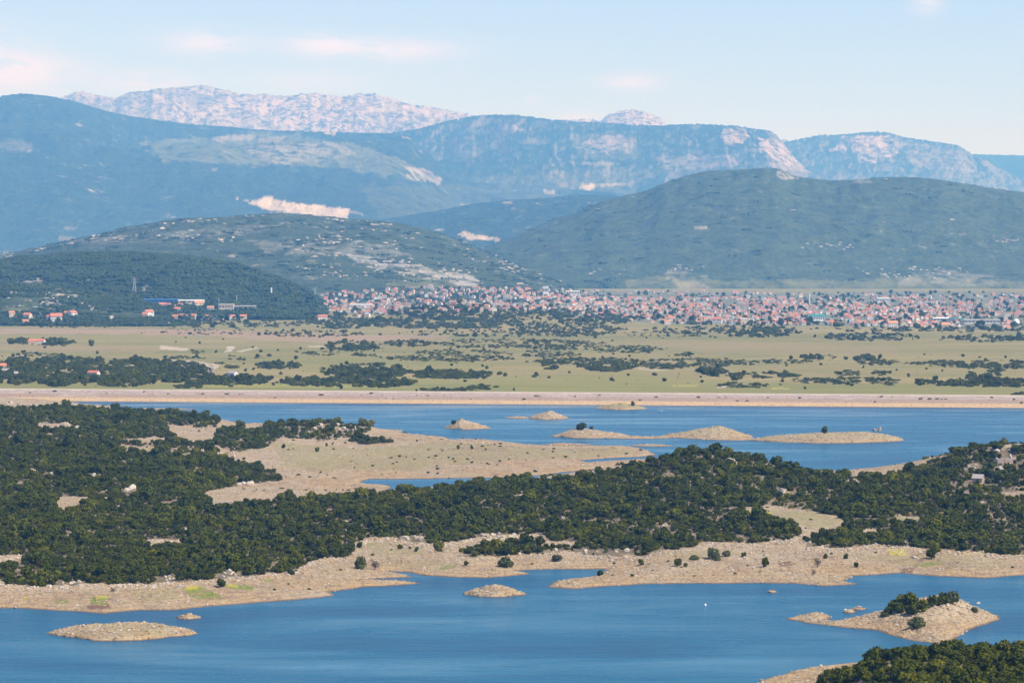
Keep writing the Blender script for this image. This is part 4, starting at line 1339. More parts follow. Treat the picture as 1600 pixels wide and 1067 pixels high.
ROCKS = [rock_mesh("boulder", 500 + i, [.6, .75, .9, .5][i % 4]) for i in range(6)]
for i, m in enumerate(ROCKS):
    m.materials.append(M_ROCK if i < 3 else M_ROCK_TAN)
ROCK_OBJ = {}


def boulder(x, y, z, r, label, group=None, var=0):
    o = link("boulder", ROCKS[var % 6], None, None, label, "boulder", None, group, (x, y, z - 0.12 * r))
    o.scale = (r * random.uniform(.8, 1.3), r * random.uniform(.8, 1.2), r * random.uniform(.75, 1.25))
    o.rotation_euler = (random.uniform(-.25, .25), random.uniform(-.25, .25), random.uniform(0, 6.28))
    ROCK_OBJ.setdefault(var % 6, o)
    return o


for (x, y, z, r_, lab) in OUT_PTS:
    boulder(x, y, z, r_, lab, "boulders: " + lab, random.choice([0, 1, 2]))
for k in range(26):   # crest blocks of the shrub topped island
    x, y, z = hit(1452 + random.uniform(0, 80), 946 + random.uniform(-6, 12), ISLE, n=900)
    boulder(x, y, z, random.uniform(.35, .8), "pale limestone block on the bare crest of the shrub topped island", "blocks on the island crest", random.choice([0, 1, 2]))
for v in (3, 4, 5):
    x, y, z = hit(900 + 40 * (v - 3), 905, MAIN)
    boulder(x, y, z, .7, ["tan boulder on the sandy point by the inlet, left of three", "tan boulder on the sandy point by the inlet, middle of three", "tan boulder on the sandy point by the inlet, right of three"][v - 3], None, v)
RP, RS, RV = [], [], []


def rocks_on(land, x0, x1, y0, y1, spacing, keep, rmin, rmax, tan=.6):
    X, Y = scatter(x0, x1, y0, y1, spacing)
    p0, _ = project(X, Y, np.zeros_like(X))
    k = (p0 > -60) & (p0 < 1660)
    X, Y = X[k], Y[k]
    Z = land.z(X, Y)
    PX, PY = project(X, Y, Z)
    k = (Z > 0.02) & keep(X, Y, Z, PX, PY)
    X, Y, Z = X[k], Y[k], Z[k]
    r = rmin + (rmax - rmin) * RNG.uniform(0, 1, len(X)) ** 2.5
    RP.append(np.stack([X, Y, Z - .1 * r], 1))
    RS.append(np.stack([r * RNG.uniform(.8, 1.3, len(X)), r * RNG.uniform(.8, 1.2, len(X)), r * RNG.uniform(.6, 1.1, len(X))], 1))
    RV.append(np.where(RNG.uniform(0, 1, len(X)) < tan, RNG.integers(3, 6, len(X)), RNG.integers(0, 3, len(X))))


def keep_shore(X, Y, Z, PX, PY):
    d = wood_density(PX, PY)
    clump = fbm(X / 9, Y / 9, 3, 81)
    return (d < .05) & (RNG.uniform(0, 1, len(X)) < np.clip(.35 + 1.1 * clump, .04, 1))


rocks_on(MAIN, -300, 300, 895, 1100, 1.25, keep_shore, .16, .60)
rocks_on(MAIN, -420, 300, 1280, 1990, 3.0, keep_shore, .25, .8, .7)
rocks_on(MAIN, -420, 420, 960, 1990, 3.0, lambda X, Y, Z, PX, PY: (wood_density(PX, PY) > .05) & (fbm(X / 8, Y / 30, 3, 61) > .36) & (RNG.uniform(0, 1, len(X)) < .5), .3, 1.1, .25)
band = lambda X, Y, Z, PX, PY: (wood_density(PX, PY - 8) > .05) & (wood_density(PX, PY) < .05) & (Y < 1100)
rocks_on(MAIN, -300, 300, 895, 1100, 1.2, band, .25, .7, .35)
rocks_on(ISLE, 75, 160, 815, 925, .8, lambda X, Y, Z, PX, PY: RNG.uniform(0, 1, len(X)) < np.clip(.4 + fbm(X / 6, Y / 6, 2, 3), 0, 1), .14, .55)
rocks_on(HEAD, 45, 130, 560, 790, 1.2, lambda X, Y, Z, PX, PY: (PX < 1290) & (RNG.uniform(0, 1, len(X)) < .5), .15, .6, .4)
for L in ISLET_LANDS:
    sp = .9 if L.cy < 1000 else 1.7
    rocks_on(L, L.cx - L.a * 1.1, L.cx + L.a * 1.1, L.cy - L.b * 1.1, L.cy + L.b * 1.1, sp, lambda X, Y, Z, PX, PY: RNG.uniform(0, 1, len(X)) < .55, .14 if L.cy < 1000 else .25, .6 if L.cy < 1000 else .8)
RP, RS, RV = np.concatenate(RP), np.concatenate(RS), np.concatenate(RV)
print("rocks", len(RP))
scatter_object("loose_stones", RP, RS, zrot(len(RP)), RV, [(ROCK_OBJ[i],) for i in range(6)], "countless pale stones strewn over the shores and islets", "stones")

# ------------------------------------------------------------------ scrub and trees of the plain
BANDS = [  # x0, x1, y0, y1 (pixels), density, radius, kind: d dark scrub, o olive trees
    (0, 60, 560, 602, 1.0, 4.2, 'd'), (50, 130, 556, 604, .9, 4.2, 'd'), (100, 190, 560, 580, .7, 4, 'o'), (120, 250, 584, 604, 1.0, 4, 'd'), (130, 210, 575, 592, .8, 3.6, 'd'), (170, 260, 560, 592, .9, 4, 'o'),
    (230, 330, 578, 598, 1.0, 4, 'd'), (200, 330, 565, 585, .8, 4, 'o'), (260, 420, 586, 602, 1.0, 3.8, 'd'), (0, 110, 552, 562, .5, 3, 'd'), (270, 316, 599, 607, .8, 3, 'o'),
    (8, 50, 530, 538, 1, 4, 'd'), (48, 115, 529, 540, .9, 4.5, 'd'), (256, 292, 556, 561, .9, 3, 'd'), (292, 322, 558, 561, .9, 2.6, 'd'), (298, 322, 548, 553, .9, 2.6, 'd'), (358, 384, 557, 563, .9, 3, 'd'), (336, 352, 566, 570, .9, 2.8, 'd'), (348, 374, 571, 576, .9, 3, 'd'), (398, 412, 556, 560, .8, 2.8, 'd'),
    (406, 465, 566, 578, .9, 3.6, 'd'), (506, 600, 534, 548, .8, 4, 'o'), (675, 905, 530, 544, 1.0, 3, 'd'), (469, 536, 549, 555, 1, 2.8, 'd'), (550, 592, 551, 557, 1, 2.8, 'd'), (600, 800, 555, 565, 1.0, 2.8, 'd'), (644, 790, 547, 555, 1.0, 2.8, 'd'), (790, 905, 549, 558, 1.0, 2.8, 'd'), (600, 680, 531, 542, .7, 3.4, 'o'),
    (506, 632, 569, 592, .8, 4, 'o'), (540, 625, 578, 592, .8, 4, 'd'), (625, 770, 579, 592, .9, 3.6, 'o'), (440, 560, 591, 604, .9, 3.6, 'd'), (540, 644, 592, 605, 1, 3.6, 'd'), (662, 742, 606, 612, 1, 3, 'd'), (731, 776, 602, 609, .9, 3, 'd'),
    (400, 570, 516, 527, .55, 3.4, 'd'), (230, 400, 512, 524, .4, 3.2, 'd'), (837, 900, 561, 569, .9, 3, 'd'), (848, 870, 568, 578, 1, 3.8, 'o'),
    (800, 940, 531, 547, 1.0, 2.8, 'd'), (930, 1036, 540, 552, 1.0, 2.8, 'd'), (1040, 1098, 551, 557, 1, 2.6, 'd'), (837, 1000, 559, 570, 1.0, 2.8, 'd'), (980, 1182, 561, 573, 1.0, 2.8, 'd'), (1181, 1268, 562, 568, .9, 2.6, 'd'), (909, 988, 566, 581, .9, 4, 'o'), (1003, 1070, 570, 577, 1, 2.8, 'd'), (1090, 1132, 575, 588, .8, 4, 'd'),
    (1137, 1246, 582, 591, 1, 3, 'd'), (1142, 1160, 586, 594, 1, 3.8, 'd'), (1122, 1198, 598, 606, .9, 2.8, 'd'), (1234, 1405, 590, 600, 1, 2.8, 'd'), (1305, 1348, 580, 587, .9, 3, 'd'), (1364, 1387, 580, 587, .9, 3, 'd'), (1380, 1402, 597, 604, .7, 2.6, 'd'),
    (1335, 1365, 556, 564, .9, 4, 'd'), (1340, 1404, 562, 570, 1, 3, 'd'), (1417, 1520, 564, 572, 1, 3, 'd'), (1480, 1640, 564, 577, 1, 3.2, 'd'), (1251, 1306, 555, 563, .7, 3.6, 'd'), (1448, 1640, 592, 605, 1, 3.4, 'd'), (1506, 1552, 588, 600, 1, 4, 'd'), (1433, 1444, 594, 602, 1, 4, 'd'), (1583, 1640, 615, 622, .9, 3, 'd'), (1545, 1570, 575, 587, .7, 3.2, 'd'),
    (800, 975, 507, 526, .9, 4.2, 'o'), (1034, 1240, 509, 527, .8, 4, 'o'), (1150, 1240, 511, 527, .7, 4, 'o'), (1285, 1442, 521, 533, .9, 4, 'd'), (1300, 1640, 511, 519, .7, 4, 'o'), (1470, 1640, 525, 534, .9, 4, 'd'), (560, 840, 497, 514, 1.1, 5, 'o'), (470, 600, 487, 514, 1.0, 5, 'd'), (200, 480, 499, 512, .9, 4.6, 'd'), (0, 240, 494, 512, .7, 4.6, 'd'), (385, 490, 486, 500, .8, 4.6, 'd'),
    (600, 880, 478, 503, .9, 4.6, 'd'), (860, 1000, 484, 508, .9, 5, 'd'), (640, 860, 514, 527, .4, 3.4, 'd'), (975, 1100, 514, 528, .3, 3.2, 'd'), (-120, 20, 560, 604, .9, 4, 'd'),
]
BP, BS, BV = [], [], []
for (x0, x1, y0, y1, dn, rad, k) in BANDS:
    n = int((x1 - x0) * (y1 - y0) * dn * (0.5 if y0 > 530 else 0.34)) + 4
    u = RNG.uniform(0, 1, n)
    ang = RNG.uniform(0, 2 * np.pi, n)
    px = (x0 + x1) / 2 + (x1 - x0) / 2 * np.sqrt(u) * np.cos(ang) * (1 + .12 * RNG.standard_normal(n))
    py = (y0 + y1) / 2 + (y1 - y0) / 2 * np.sqrt(u) * np.sin(ang) + (RNG.standard_normal(n) * .6)
    hole = fbm(px / 20, py / 7, 3, 97)
    ok = hole < .16
    px, py = px[ok], py[ok]
    if y0 < 500:
        P = [far_hit(a, b) for a, b in zip(px, py)]
        P = np.array([p for p in P if p is not None])
    else:
        x, y, z = on_plain(px, py)
        P = np.stack([x, y, z], 1)
    r = .64 * rad * np.clip(.75 + .35 * RNG.standard_normal(len(P)), .4, 1.5)
    P[:, 2] -= .15
    BP.append(P)
    BS.append(np.stack([r, r, r * (RNG.uniform(.40, .75, len(P)) if k == 'd' and rad < 3.4 else RNG.uniform(.65, 1.15, len(P)))], 1))
    BV.append(np.where(RNG.uniform(0, 1, len(P)) < (.8 if k == 'd' else .96), RNG.integers(6, 8, len(P)), RNG.integers(0, 6, len(P))))
# bushes dotted over the meadows
n = 620
px, py = RNG.uniform(-60, 1660, n), 514 + 94 * RNG.uniform(0, 1, n)
ok = (fbm(px / 160, py / 18, 3, 101) > -.02) & ~((py > 524) & (py < 553) & (px > 1080)) & ~((py > 516) & (py < 540) & (px < 420))
x, y, z = on_plain(px[ok], py[ok])
P = np.stack([x, y, z - .1], 1)
r = 1.5 + 1.4 * RNG.uniform(0, 1, len(P)) ** 2
BP.append(P)
BS.append(np.stack([r, r, r * RNG.uniform(.7, 1.1, len(P))], 1))
BV.append(RNG.integers(0, 8, len(P)))
# trees between the houses of the town
n = 6500
px, py = RNG.uniform(470, 1660, n), RNG.uniform(449, 516, n)
ok = in_poly(TOWN[0], px, py - 1) & ((fbm(px / 45, py / 9, 3, 111) > .05) | (RNG.uniform(0, 1, n) < .40))
P = np.array([p for p in (far_hit(a, b, (H2g, H1g)) for a, b in zip(px[ok], py[ok])) if p is not None])
r = np.clip(3.2 + 1.2 * RNG.standard_normal(len(P)), 2, 9)
BP.append(P - np.array([0, 0, .2]))
BS.append(np.stack([r, r, r * RNG.uniform(.9, 1.4, len(P))], 1))
BV.append(np.where(RNG.uniform(0, 1, len(P)) < .7, RNG.integers(6, 8, len(P)), RNG.integers(0, 6, len(P))))
BP, BS, BV = np.concatenate(BP), np.concatenate(BS), np.concatenate(BV)
print("plain plants", len(BP))
scatter_object("plain_scrub", BP, BS, zrot(len(BP)), BV, SHRUB_SRC + OLIVE_SRC, "dark scrub belts and tree rows over the plain and between the town houses", "scrub")

# single trees and bushes standing free on the plain
SINGLES = [
    (143, 541, 10, 1.1, "tall round tree alone on the plain right of the farm hedge"), (152, 553, 5, 1.0, "small dark bush below the tall round tree on the plain"), (34, 551, 3, 1.0, "tiny dark bush on the tan field at the left"), (290, 528, 3, .9, "left one of four dark dots on the tan field"), (275, 535, 3, .9, "lowest left dark bush of the four on the tan field"),
    (312, 537, 5, .8, "largest dark bush in the middle of the tan field"), (349, 531, 3, .9, "right one of four dark dots on the tan field"), (395, 544, 5, .8, "dark bush by the end of the pale dirt track"), (421, 557, 7, .9, "grey green round bush right of the dirt track"), (381, 569, 4, 1.0, "small round bush on the green meadow below the dirt track"),
    (384, 580, 6, .9, "round bush on the green meadow left of the long scrub belt"), (396, 578, 6, .7, "low bush beside the round bush on the green meadow"), (439, 585, 6, 1.0, "pale green bush on the meadow above the olive grove"), (240, 600, 9, 1.2, "dark conifer by the dam behind the wood, left of three"), (217, 597, 8, 1.2, "dark conifer by the dam behind the wood, middle of three"), (405, 596, 8, 1.5, "tall dark conifer at the right end of the wood by the dam"), (412, 597, 7, 1.4, "last conifer at the right end of the wood by the dam"),
    (803, 610, 5, .9, "lone bush just behind the dam, middle of the picture"), (651, 611, 4, .9, "tiny lone bush just behind the dam left of a scrub strip"), (437, 575, 4, .9, "small bush on the meadow near the scrub belt end"), (1098, 585, 13, .95, "large dark tree left of a pair on the right meadow"), (1118, 584, 10, .95, "tree right of the large dark tree on the right meadow"), (1150, 594, 15, .6, "wide dark bush on the right meadow before the scrub strip"), (1258, 608, 5, .9, "small bush near the dam right of the yellow strip"), (1223, 597, 6, 1.0, "round bush between two scrub strips on the right meadow"),
    (1331, 603, 7, .6, "low dark bush behind the dam on the right"), (1349, 575, 4, 1.0, "small dot of a bush on the tan strip, left of a similar one"), (1401, 579, 4, 1.0, "small dot of a bush on the tan strip, right of a similar one"), (1438, 602, 9, 1.0, "dark round tree left of the long wood belt at right"), (1500, 593, 4, 1.0, "little bush above the long wood belt at right"), (1472, 580, 4, .8, "single low bush on the open tan meadow at right"), (1236, 562, 8, .8, "round bush at the end of the long scrub belt"), (1375, 560, 8, .8, "dark tree beside a scrub hump on the right plain"),
    (957, 533, 4, .9, "small dark bush on the wide tan meadow right of centre"), (1010, 529, 3, .9, "tiny bush at the far edge of the wide tan meadow"), (868, 577, 14, .7, "wide grey green tree on the meadow below the scrub belts"), (470, 546, 5, .9, "dark bush at the left end of the olive row"), (418, 556, 4, .9, "small bush near the grey green round bush"),
]
for i, (px, py, w, hr, lab) in enumerate(SINGLES):
    x, y, z = (float(v) for v in on_plain(px, py))
    wm = w * y / F
    plant("tree" if ("tree" in lab or "conifer" in lab) else "bush", x, y, z, wm / 2, wm * hr, lab, "single plants on the plain", OLIVE_CROWNS[i % 2] if "grey" in lab or "pale" in lab else None, i, "tree" if ("tree" in lab or "conifer" in lab) else "bush")

# ------------------------------------------------------------------ woods on the far hills
def clump_mesh(name, seed, n=15, rad=26):
    r = np.random.default_rng(seed)
    V, Fc, o = [], [], 0
    v, f = ICO1
    for _ in range(n):
        a, d = r.uniform(0, 6.28), rad * math.sqrt(r.uniform(0, 1))
        s = r.uniform(2.6, 5.2)
        for k in range(2):
            p = v * (1 + .25 * r.standard_normal(len(v)))[:, None] * np.array([s, s, s * 1.05]) * (1 if k == 0 else .65)
            p = p + np.array([d * math.cos(a) + (0 if k == 0 else r.uniform(-3, 3)), d * math.sin(a) + (0 if k == 0 else r.uniform(-3, 3)), s * .55 + (0 if k == 0 else s * .6)])
            V.append(p)
            Fc.append(f + o)
            o += len(v)
    return np_mesh(name, np.concatenate(V), np.concatenate(Fc), False)


M_FAR = mat_leaf("hill_wood_leaves", (0.026, 0.040, 0.016), (0.046, 0.066, 0.024), (0.070, 0.090, 0.032))
clump_src = []
for i in range(4):
    me = clump_mesh("hill_copse", 700 + i)
    me.materials.append(M_FAR)
    p = far_hit(120 + 95 * i, 432 + 6 * i, (H0g,)) or (0, 5500, 40)
    o = link("hill_copse", me, None, None, ["copse on the dark hill, far left", "copse on the dark hill left of its middle", "copse on the dark hill right of its middle", "copse low on the right shoulder of the dark hill"][i], "copse", "stuff", None, (p[0], p[1], p[2] - .5))
    clump_src.append((o,))
CPs, CSs = [], []
for g, n, thr, smin, smax in ((H0g, 5500, .30, .6, .95), (H00g, 2200, .10, .4, .7), (H1g, 4500, -.05, .35, .6), (H2g, 2500, -.15, .4, .7)):
    cols, D, Z, T = g
    nr = int((T[:, 0] <= 1).sum())
    ci, ri = RNG.uniform(0, len(cols) - 1.001, n), RNG.uniform(1, nr - 1.001, n)
    c0, r0 = ci.astype(int), ri.astype(int)
    fc_, fr_ = ci - c0, ri - r0

    def bil(A):
        return (A[r0, c0] * (1 - fc_) + A[r0, c0 + 1] * fc_) * (1 - fr_) + (A[r0 + 1, c0] * (1 - fc_) + A[r0 + 1, c0 + 1] * fc_) * fr_
    d, z = bil(D), bil(Z)
    pxx = cols[0] + ci * (cols[1] - cols[0])
    x = x_at(pxx, d)
    ok = (fbm(x / 130, d / 130, 4, 121) < thr) & (z > plain_z(x, d) + 1)
    qx, qy = project(x, d, z)
    ok &= ~((qx > 975) & (qy > 430) & (RNG.uniform(0, 1, n) < .65))
    s = RNG.uniform(smin, smax, n)
    CPs.append(np.stack([x, d, z - 1.0], 1)[ok])
    CSs.append(np.stack([s, s, s * RNG.uniform(.6, 1.0, n) * .8], 1)[ok])
CPs, CSs = np.concatenate(CPs), np.concatenate(CSs)
print("copses", len(CPs))
scatter_object("hill_woods", CPs, CSs, zrot(len(CPs)), RNG.integers(0, 4, len(CPs)), clump_src, "oak woods and scrub covering the hills behind the town", "woods")

# pale rock showing on the hillsides
QP, QS = [], []
for g, n, thr in ((H1g, 5200, .20), (H0g, 1500, .34), (H00g, 900, .22), (H2g, 1500, .42)):
    cols, D, Z, T = g
    nr = int((T[:, 0] <= 1).sum())
    c0, r0 = RNG.integers(0, len(cols) - 1, n), RNG.integers(1, nr - 1, n)
    d, z = D[r0, c0] + RNG.uniform(-6, 6, n), Z[r0, c0]
    x = x_at(cols[c0], d) + RNG.uniform(-6, 6, n)
    ok = (fbm(x / 150, d / 190, 4, 131) > thr) & (z > plain_z(x, d) + 1)
    r = RNG.uniform(2.0, 7.0, n) * (d / 7500)
    QP.append(np.stack([x, d, z - .2], 1)[ok])
    QS.append(np.stack([r * 1.5, r, r * .55], 1)[ok])
for (cx, cy, sx, sy, n) in ((101, 460, 16, 5, 30), (8, 457, 9, 3, 14), (33, 424, 6, 4, 16), (60, 436, 9, 6, 14), (25, 445, 6, 5, 12), (78, 473, 7, 3, 10), (145, 479, 6, 4, 12), (162, 461, 6, 2, 9), (140, 434, 5, 4, 9), (236, 456, 10, 3, 22), (350, 438, 36, 5, 40), (420, 446, 14, 4, 14), (275, 452, 14, 4, 16), (380, 442, 16, 5, 18), (438, 480, 14, 2, 14),
                            (30, 480, 28, 3, 10), (70, 483, 8, 3, 12), (600, 412, 60, 8, 60), (680, 428, 60, 8, 60), (740, 371, 14, 2, 10), (530, 376, 50, 8, 40), (300, 372, 60, 8, 30), (180, 372, 40, 5, 24), (940, 424, 20, 6, 10), (1055, 422, 22, 6, 16), (1300, 385, 30, 4, 16), (1450, 425, 60, 8, 34), (1570, 375, 30, 6, 18), (1380, 428, 30, 6, 16)):
    for _ in range(n):
        h = far_hit(random.gauss(cx, sx * .6), random.gauss(cy, sy * .6))
        if h is not None and h[1] > 4300:
            r = random.uniform(1.6, 4.6) * (h[1] / 6500)
            QP.append(np.array([[h[0], h[1], h[2] - .2]]))
            QS.append(np.array([[r * 1.6, r, r * .7]]))
QP, QS = np.concatenate(QP), np.concatenate(QS)
print("hill rocks", len(QP))
scatter_object("hillside_rocks", QP, QS, zrot(len(QP)), RNG.integers(0, 3, len(QP)), [(ROCK_OBJ[i],) for i in range(3)], "white limestone outcrops speckling the hills behind the town", "rocks")

# ------------------------------------------------------------------ buildings
M_ROOFS = [mat_plain_colour("roof_tiles_red", (0.48, 0.18, 0.11), .25, .5), mat_plain_colour("roof_tiles_orange", (0.52, 0.26, 0.15), .25, .5), mat_plain_colour("roof_tiles_brown", (0.36, 0.17, 0.13), .25, .5), mat_plain_colour("roof_grey", (0.36, 0.33, 0.32), .2, .5)]
M_WALLS = [mat_plain_colour("render_white", (0.74, 0.70, 0.65), .1, .5), mat_plain_colour("render_cream", (0.66, 0.55, 0.40), .12, .5), mat_plain_colour("bare_block", (0.50, 0.33, 0.26), .15, .5), mat_plain_colour("render_pale_grey", (0.58, 0.55, 0.52), .12, .5)]
M_GLASS = mat_plain_colour("window_dark", (0.05, 0.06, 0.08), .2, 1, .25)
M_STONE = mat_rock("hut_stone", (0.40, 0.33, 0.28), (0.46, 0.39, 0.33))
M_SLATE = mat_plain_colour("stone_slab_roof", (0.40, 0.35, 0.31), .2, 1.5)
M_BLUE = mat_plain_colour("blue_sheet_metal", (0.05, 0.16, 0.38), .08, .05, .5)
M_GREENROOF = mat_plain_colour("green_sheet_roof", (0.06, 0.22, 0.20), .1, .1, .5)
M_WHITE = mat_plain_colour("white_paint", (0.80, 0.79, 0.76), .05, .3, .5)
M_STEEL = mat_plain_colour("galvanised_steel", (0.40, 0.41, 0.42), .1, 1, .5)


def wall_geo(w, d, h, rh):
    """walls with gable ends (ridge along x)"""
    a, b = w / 2, d / 2
    V = [(-a, -b, -1.5), (a, -b, -1.5), (a, b, -1.5), (-a, b, -1.5), (-a, -b, h), (a, -b, h), (a, b, h), (-a, b, h), (-a, 0, h + rh), (a, 0, h + rh)]
    Fq = [(0, 1, 5, 4), (2, 3, 7, 6), (1, 2, 6, 5), (3, 0, 4, 7), (5, 6, 9, 9), (7, 4, 8, 8)]
    return V, Fq


def roof_geo(w, d, h, rh, ov=.5, th=.22, hip=0.0):
    a, b = w / 2 + ov, d / 2 + ov
    e = h - rh * ov / (d / 2) + .04
    t = h + rh + .04
    r = a * (1 - hip)
    V = [(-a, -b, e), (a, -b, e), (r, 0, t), (-r, 0, t), (a, b, e), (-a, b, e)]
    V += [(x, y, z + th) for x, y, z in V]
    Fq = [(0, 3, 2, 1), (4, 2, 3, 5), (6, 7, 8, 9), (10, 11, 9, 8), (0, 1, 7, 6), (4, 5, 11, 10), (1, 2, 8, 7), (2, 4, 10, 8), (5, 3, 9, 11), (3, 0, 6, 9)]
    if hip > 0:
        Fq += [(1, 4, 2, 2), (5, 0, 3, 3), (7, 8, 10, 10), (11, 9, 6, 6)]
    return V, Fq


def geo_mesh(name, VF, mat):
    V, Fq = VF
    me = bpy.data.meshes.new(name)
    me.from_pydata(V, [], [tuple(dict.fromkeys(q)) for q in Fq])
    me.update()
    me.materials.append(mat)
    return me


def box_geo(x0, x1, y0, y1, z0, z1):
    V = [(x, y, z) for z in (z0, z1) for y in (y0, y1) for x in (x0, x1)]
    return V, [(0, 2, 3, 1), (4, 5, 7, 6), (0, 1, 5, 4), (2, 6, 7, 3), (0, 4, 6, 2), (1, 3, 7, 5)]


HKINDS = []
for i in range(10):
    w, d, h, rh = random.uniform(8.5, 13), random.uniform(7.5, 10.5), random.choice([3.4, 5.8, 6.2, 5.0]), random.uniform(2.4, 3.6)
    hip = [0, 0, 0.35, 0][i % 4]
    HKINDS.append((w, d, h, rh, hip))
WALL_ME = {(i, j): geo_mesh("wall", wall_geo(*HKINDS[i][:4]) if HKINDS[i][4] == 0 else (box_geo(-HKINDS[i][0] / 2, HKINDS[i][0] / 2, -HKINDS[i][1] / 2, HKINDS[i][1] / 2, -1.5, HKINDS[i][2])), M_WALLS[j]) for i in range(10) for j in range(4)}
ROOF_ME = {(i, j): geo_mesh("roof", roof_geo(*HKINDS[i][:4], hip=HKINDS[i][4]), M_ROOFS[j]) for i in range(10) for j in range(4)}
WIN_ME = geo_mesh("window", box_geo(-.55, .55, -.06, .06, 0, 1.3), M_GLASS)
DOOR_ME = geo_mesh("door", box_geo(-.5, .5, -.06, .06, 0, 2.1), mat_plain_colour("door_wood", (.16, .09, .05)))
CHIM_ME = geo_mesh("chimney", box_geo(-.35, .35, -.35, .35, 0, 1.6), M_WALLS[2])


def house(p, rz, label, group=None, k=0, wall=0, roof=0, s=1.0, detail=False):
    t = link("house", None, label=label, cat="house", group=group, loc=p)
    t.rotation_euler = (0, 0, rz)
    t.scale = (s, s, s)
    w, d, h, rh, hip = HKINDS[k]
    wo = link("wall", WALL_ME[(k, wall)], None, t)
    ro = link("roof", ROOF_ME[(k, roof)], None, t)
    if detail:
        c = link("chimney", CHIM_ME, None, ro)
        c.location = (w * .22, d * .12, h + rh * .75)
        dr = link("door", DOOR_ME, None, t)
        dr.location = (-w * .1, -d / 2 - .02, 0)
        for side in (-1, 1):
            for fx in (-.34, .14, .34):
                for fz in ([1.0, 3.9] if h > 5 else [1.1]):
                    win = link("window", WIN_ME, None, t)
                    win.location = (w * fx, side * (d / 2 + .02), fz)
    return t


# houses of the farms and villages, one by one: pixel of the foot, kind, wall, roof, turn, label
NEAR_HOUSES = [
    (2, 578, 3, 0, 0, .3, 1.1, "red roofed white house half cut by the left picture edge"), (146, 590, 1, 0, 0, -.35, 1.2, "white house with red roof in the wood behind the dam"), (23, 589, 4, 3, 3, .2, .9, "grey roofed house in the wood at the far left behind the dam"), (9, 584, 5, 1, 3, .1, .9, "pale stone house left of the grey roofed one"),
    (51, 538, 8, 1, 0, .05, 1.3, "left red roofed farm building behind the field hedge"), (64, 538, 3, 0, 0, -.1, 1.2, "right white gabled farmhouse behind the field hedge"), (18, 494, 4, 1, 1, .4, 1.5, "yellow house on the bare mound at the left edge"), (43, 497, 3, 1, 0, -.4, 1.5, "cream house with red roof right of the bare mound"), (40, 504, 7, 1, 1, .2, 1.3, "orange roofed house in front of the cream house"), (88, 501, 8, 0, 0, .15, 2.3, "wide house with a long red roof in the left village"), (78, 500, 4, 0, 0, -.3, 1.5, "small red wing left of the wide red roofed house"),
    (113, 494, 3, 0, 0, .9, 1.6, "tall white house with a red roof on the rise"), (103, 492, 4, 2, 0, .1, 1.1, "brick shed left of the tall white house"), (174, 499, 0, 0, 3, .5, 1.0, "small white hut alone among the village trees"), (232, 494, 5, 0, 0, .7, 1.9, "tall red roofed house left of the factory road"), (226, 495, 4, 2, 0, .1, 1.3, "lean red wing beside the tall house near the factory"),
    (253, 480, 3, 2, 0, .2, 1.4, "red house just below the blue factory hall"), (262, 480, 1, 1, 0, -.3, 1.4, "pair house right below the blue factory hall"), (272, 481, 6, 2, 1, .3, 1.3, "brick house between blue hall and white hall"), (277, 487, 5, 0, 0, .2, 1.4, "pinkish house below the white factory hall"), (282, 479, 2, 0, 0, -.2, 1.2, "small house in front of the white factory hall"),
    (273, 499, 4, 2, 0, .3, 1.4, "first house of the lower village row from the left"), (283, 497, 1, 0, 0, -.2, 1.4, "second house of the lower village row from the left"), (293, 497, 6, 0, 1, .1, 1.4, "third house of the lower village row from the left"), (302, 498, 3, 1, 0, -.4, 1.5, "fourth house of the lower village row from the left"), (317, 499, 9, 1, 0, .4, 1.4, "fifth house of the lower village row from the left"), (326, 498, 8, 2, 0, .0, 1.4, "sixth house of the lower village row from the left"), (337, 500, 1, 0, 0, .2, 1.4, "seventh house of the lower village row from the left"), (346, 500, 4, 1, 1, -.2, 1.4, "eighth house of the lower village row from the left"), (362, 499, 3, 0, 0, .5, 1.4, "ninth house of the lower village row from the left"), (380, 499, 5, 1, 0, .2, 1.5, "tenth house of the lower village row, at its right end"),
    (309, 480, 3, 1, 1, .6, 2.0, "pale orange gabled house before the white factory hall"), (329, 485, 8, 1, 1, .0, 1.5, "tan house left of the cream factory block"), (505, 500, 8, 0, 0, .1, 1.8, "red roofed long house left of the wooded knoll"), (498, 499, 4, 0, 0, .6, 1.3, "small red house beside the long house left of the knoll"), (561, 497, 4, 0, 1, .3, 1.2, "house below the town left of the knoll, first of two"), (574, 495, 3, 0, 3, -.3, 1.2, "house below the town left of the knoll, second of two"),
    (364, 590, 5, 0, 3, -.7, 1.1, "low white building at the right end of the wood by the dam"), (1395, 511, 8, 0, 1, .05, 1.9, "orange barn at the front edge of the town by the road"), (1478, 513, 8, 1, 1, .0, 1.7, "wide orange roofed barn at the front edge of the town, right"), (1304, 510, 3, 0, 0, .2, 1.4, "white house with red roof in front of the green roofed hall"), (1121, 506, 5, 0, 0, -.2, 2.0, "big red roof at the front of the town"), (1162, 505, 1, 1, 3, .3, 1.6, "yellow house at the front of the town"), (1043, 507, 1, 0, 1, .1, 1.2, "single pale house before the town, left of the big red roof"),
]
for i, (px, py, k, w, r, rz, s, lab) in enumerate(NEAR_HOUSES):
    p = far_hit(px, py)
    house(p, rz, lab, None, k, w, r, s * .62, True)

